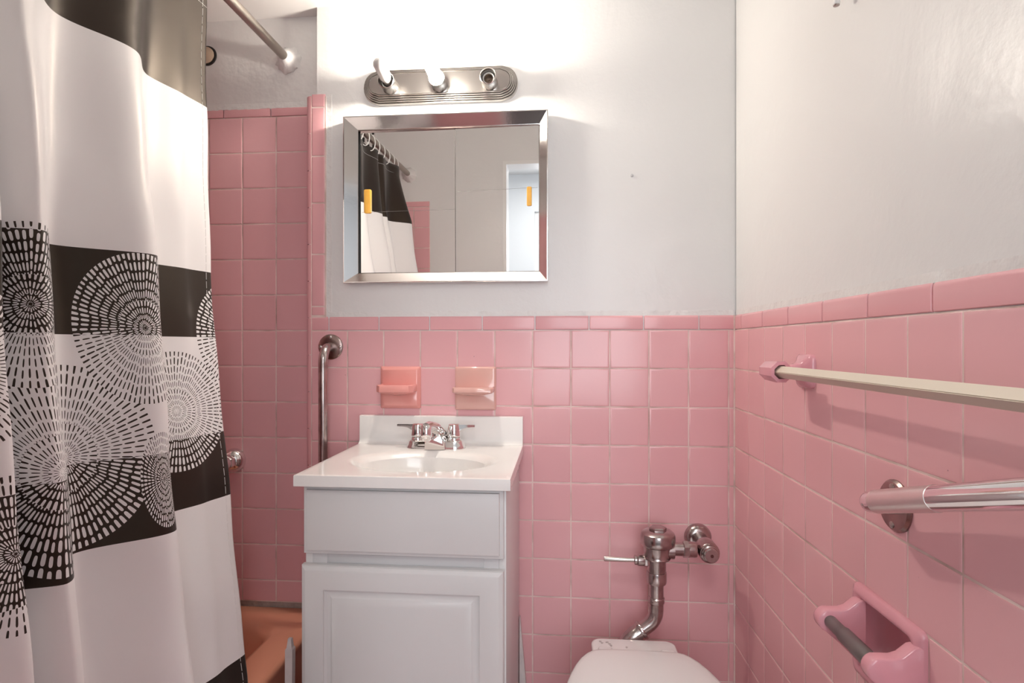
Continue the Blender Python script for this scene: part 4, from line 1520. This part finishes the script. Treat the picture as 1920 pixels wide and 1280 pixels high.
# split: bends and polished run / knurled sleeve
bm = BM(); tube(bm, path, 0.0160, 36)
obj('rail', bm, M['chrome'], gr, smooth=60)
bm = BM()
ks = [gp(-0.782 - i * 0.0155) for i in range(9)]
tube(bm, ks, 0.0164, 48)
obj('knurled_grip', bm, M['knurl'], gr, smooth=60, label='fine knurled band on the chrome bar')
for y in (-0.742, -1.236):
    z = 0.9240 + (-0.7750 - y) * sl - 0.004
    bm = BM()
    lathe(bm, [(0.0385, -0.001), (0.0385, 0.0025), (0.035, 0.006), (0.017, 0.0075)], R3(y, z, 0), (-1, -SK, 0), 40)
    fl = obj('flange', bm, M['bronze'], gr)
    for a in (90, 270):
        q = math.radians(a)
        bm = BM()
        lathe(bm, [(0.0052, 0.004), (0.005, 0.0075), (0.0025, 0.0088)], R3(y + 0.028 * math.cos(q), z + 0.028 * math.sin(q), 0), (-1, -SK, 0), 12)
        obj('screw', bm, M['screw'], fl)

# ------------------------------------------------------------------ toilet paper holder set into the right wall
tp = thing('toilet_paper_holder', 'recessed rose ceramic toilet paper holder with grey roller and no paper', 'toilet paper holder', R3(-0.722, 0.68, 0))
y0, y1, z0, z1 = TP_PLATE
bm = BM()
def tpr(ins, off, r=0.010):
    return [R3(y, z, off) for y, z in rrect(y0 + 0.0008 + ins, y1 - 0.0008 - ins, z0 + 0.0008 + ins, z1 - 0.0008 - ins, r, 5)]
loft(bm, [tpr(0, -0.005), tpr(0, 0.004), tpr(0.002, 0.007), tpr(0.010, 0.0115), tpr(0.014, 0.0115), tpr(0.018, 0.009, 0.014), tpr(0.0205, 0.002, 0.016), tpr(0.022, -0.012, 0.018), tpr(0.028, -0.028, 0.026), tpr(0.042, -0.038, 0.03), tpr(0.058, -0.041, 0.015)], cap0=False)
obj('niche', bm, M['rose_ceramic'], tp, smooth=50)
ROLL_O, ROLL_Z = 0.058, 0.7005


def wing(yc, w):
    """side arm: profile in the off/z plane, widened along the wall"""
    zc = 0.682
    prof = [(0.004, zc + 0.0545), (0.016, zc + 0.052), (0.030, zc + 0.040), (0.040, zc + 0.0365)]
    for k in range(9):
        a = math.radians(70 - 140 * k / 8)
        prof.append((ROLL_O + 0.0185 * math.cos(a), ROLL_Z + 0.0185 * math.sin(a)))
    prof += [(0.042, zc - 0.018), (0.024, zc - 0.036), (0.010, zc - 0.050), (0.004, zc - 0.052)]
    co, cz = 0.035, zc
    rings = []
    for dy, sc in ((-w / 2, 0.94), (-w / 2 + 0.0015, 0.985), (-w / 2 + 0.0035, 1.0), (w / 2 - 0.0035, 1.0), (w / 2 - 0.0015, 0.985), (w / 2, 0.94)):
        rings.append([R3(yc + dy, cz + (z - cz) * sc, 0.004 + (o - 0.004) * (1 - (1 - sc) * 0.6)) for o, z in prof])
    bm = BM()
    loft(bm, rings)
    return bm


for yc in (-0.6570, -0.8000):
    obj('arm', wing(yc, 0.022), M['rose_ceramic'], tp, smooth=55)
bm = BM()
lathe(bm, [(0.010, 0.0), (0.0102, 0.040), (0.0122, 0.043), (0.0125, 0.110), (0.0118, 0.116)], R3(-0.6670, ROLL_Z, ROLL_O), (SK, -1, 0), 28)
lathe(bm, [(0.0095, 0.114), (0.0095, 0.1245)], R3(-0.6670, ROLL_Z, ROLL_O), (SK, -1, 0), 24)
obj('roller', bm, M['roller'], tp, smooth=40)

# ------------------------------------------------------------------ small things on the plaster
hk = thing('wall_hook', 'paint covered metal hook high on the right wall', 'hook', R3(-0.605, 1.736, -PL))
bm = BM(); lathe(bm, [(0.011, 0.0), (0.011, 0.004), (0.008, 0.006)], R3(-0.605, 1.756, -PL), (-1, 0, 0), 16)
obj('base', bm, M['plaster_rough'], hk)
bm = BM(); tube(bm, fillet_path([R3(-0.605, 1.756, 0), R3(-0.607, 1.756, 0.018), R3(-0.607, 1.7315, 0.020)], 0.008), 0.0055, 14)
obj('prong', bm, M['white_plastic'], hk)
bm = BM(); lathe(bm, [(0.0050, 0.0), (0.0050, 0.002), (0.003, 0.003)], R3(-0.607, 1.7320, 0.020), (0, 0, -1), 12)
obj('bare_tip', bm, M['screw'], hk, label='bare dark tip of the hook')
nl = BM(); lathe(nl, [(0.0045, 0.0), (0.004, 0.003), (0.0015, 0.0045)], (-0.2822, PL, 1.6283), (0, -1, 0), 14)
tag(obj('screw_head', nl, M['rail']), 'tiny painted screw head in the plaster right of the mirror', 'screw')
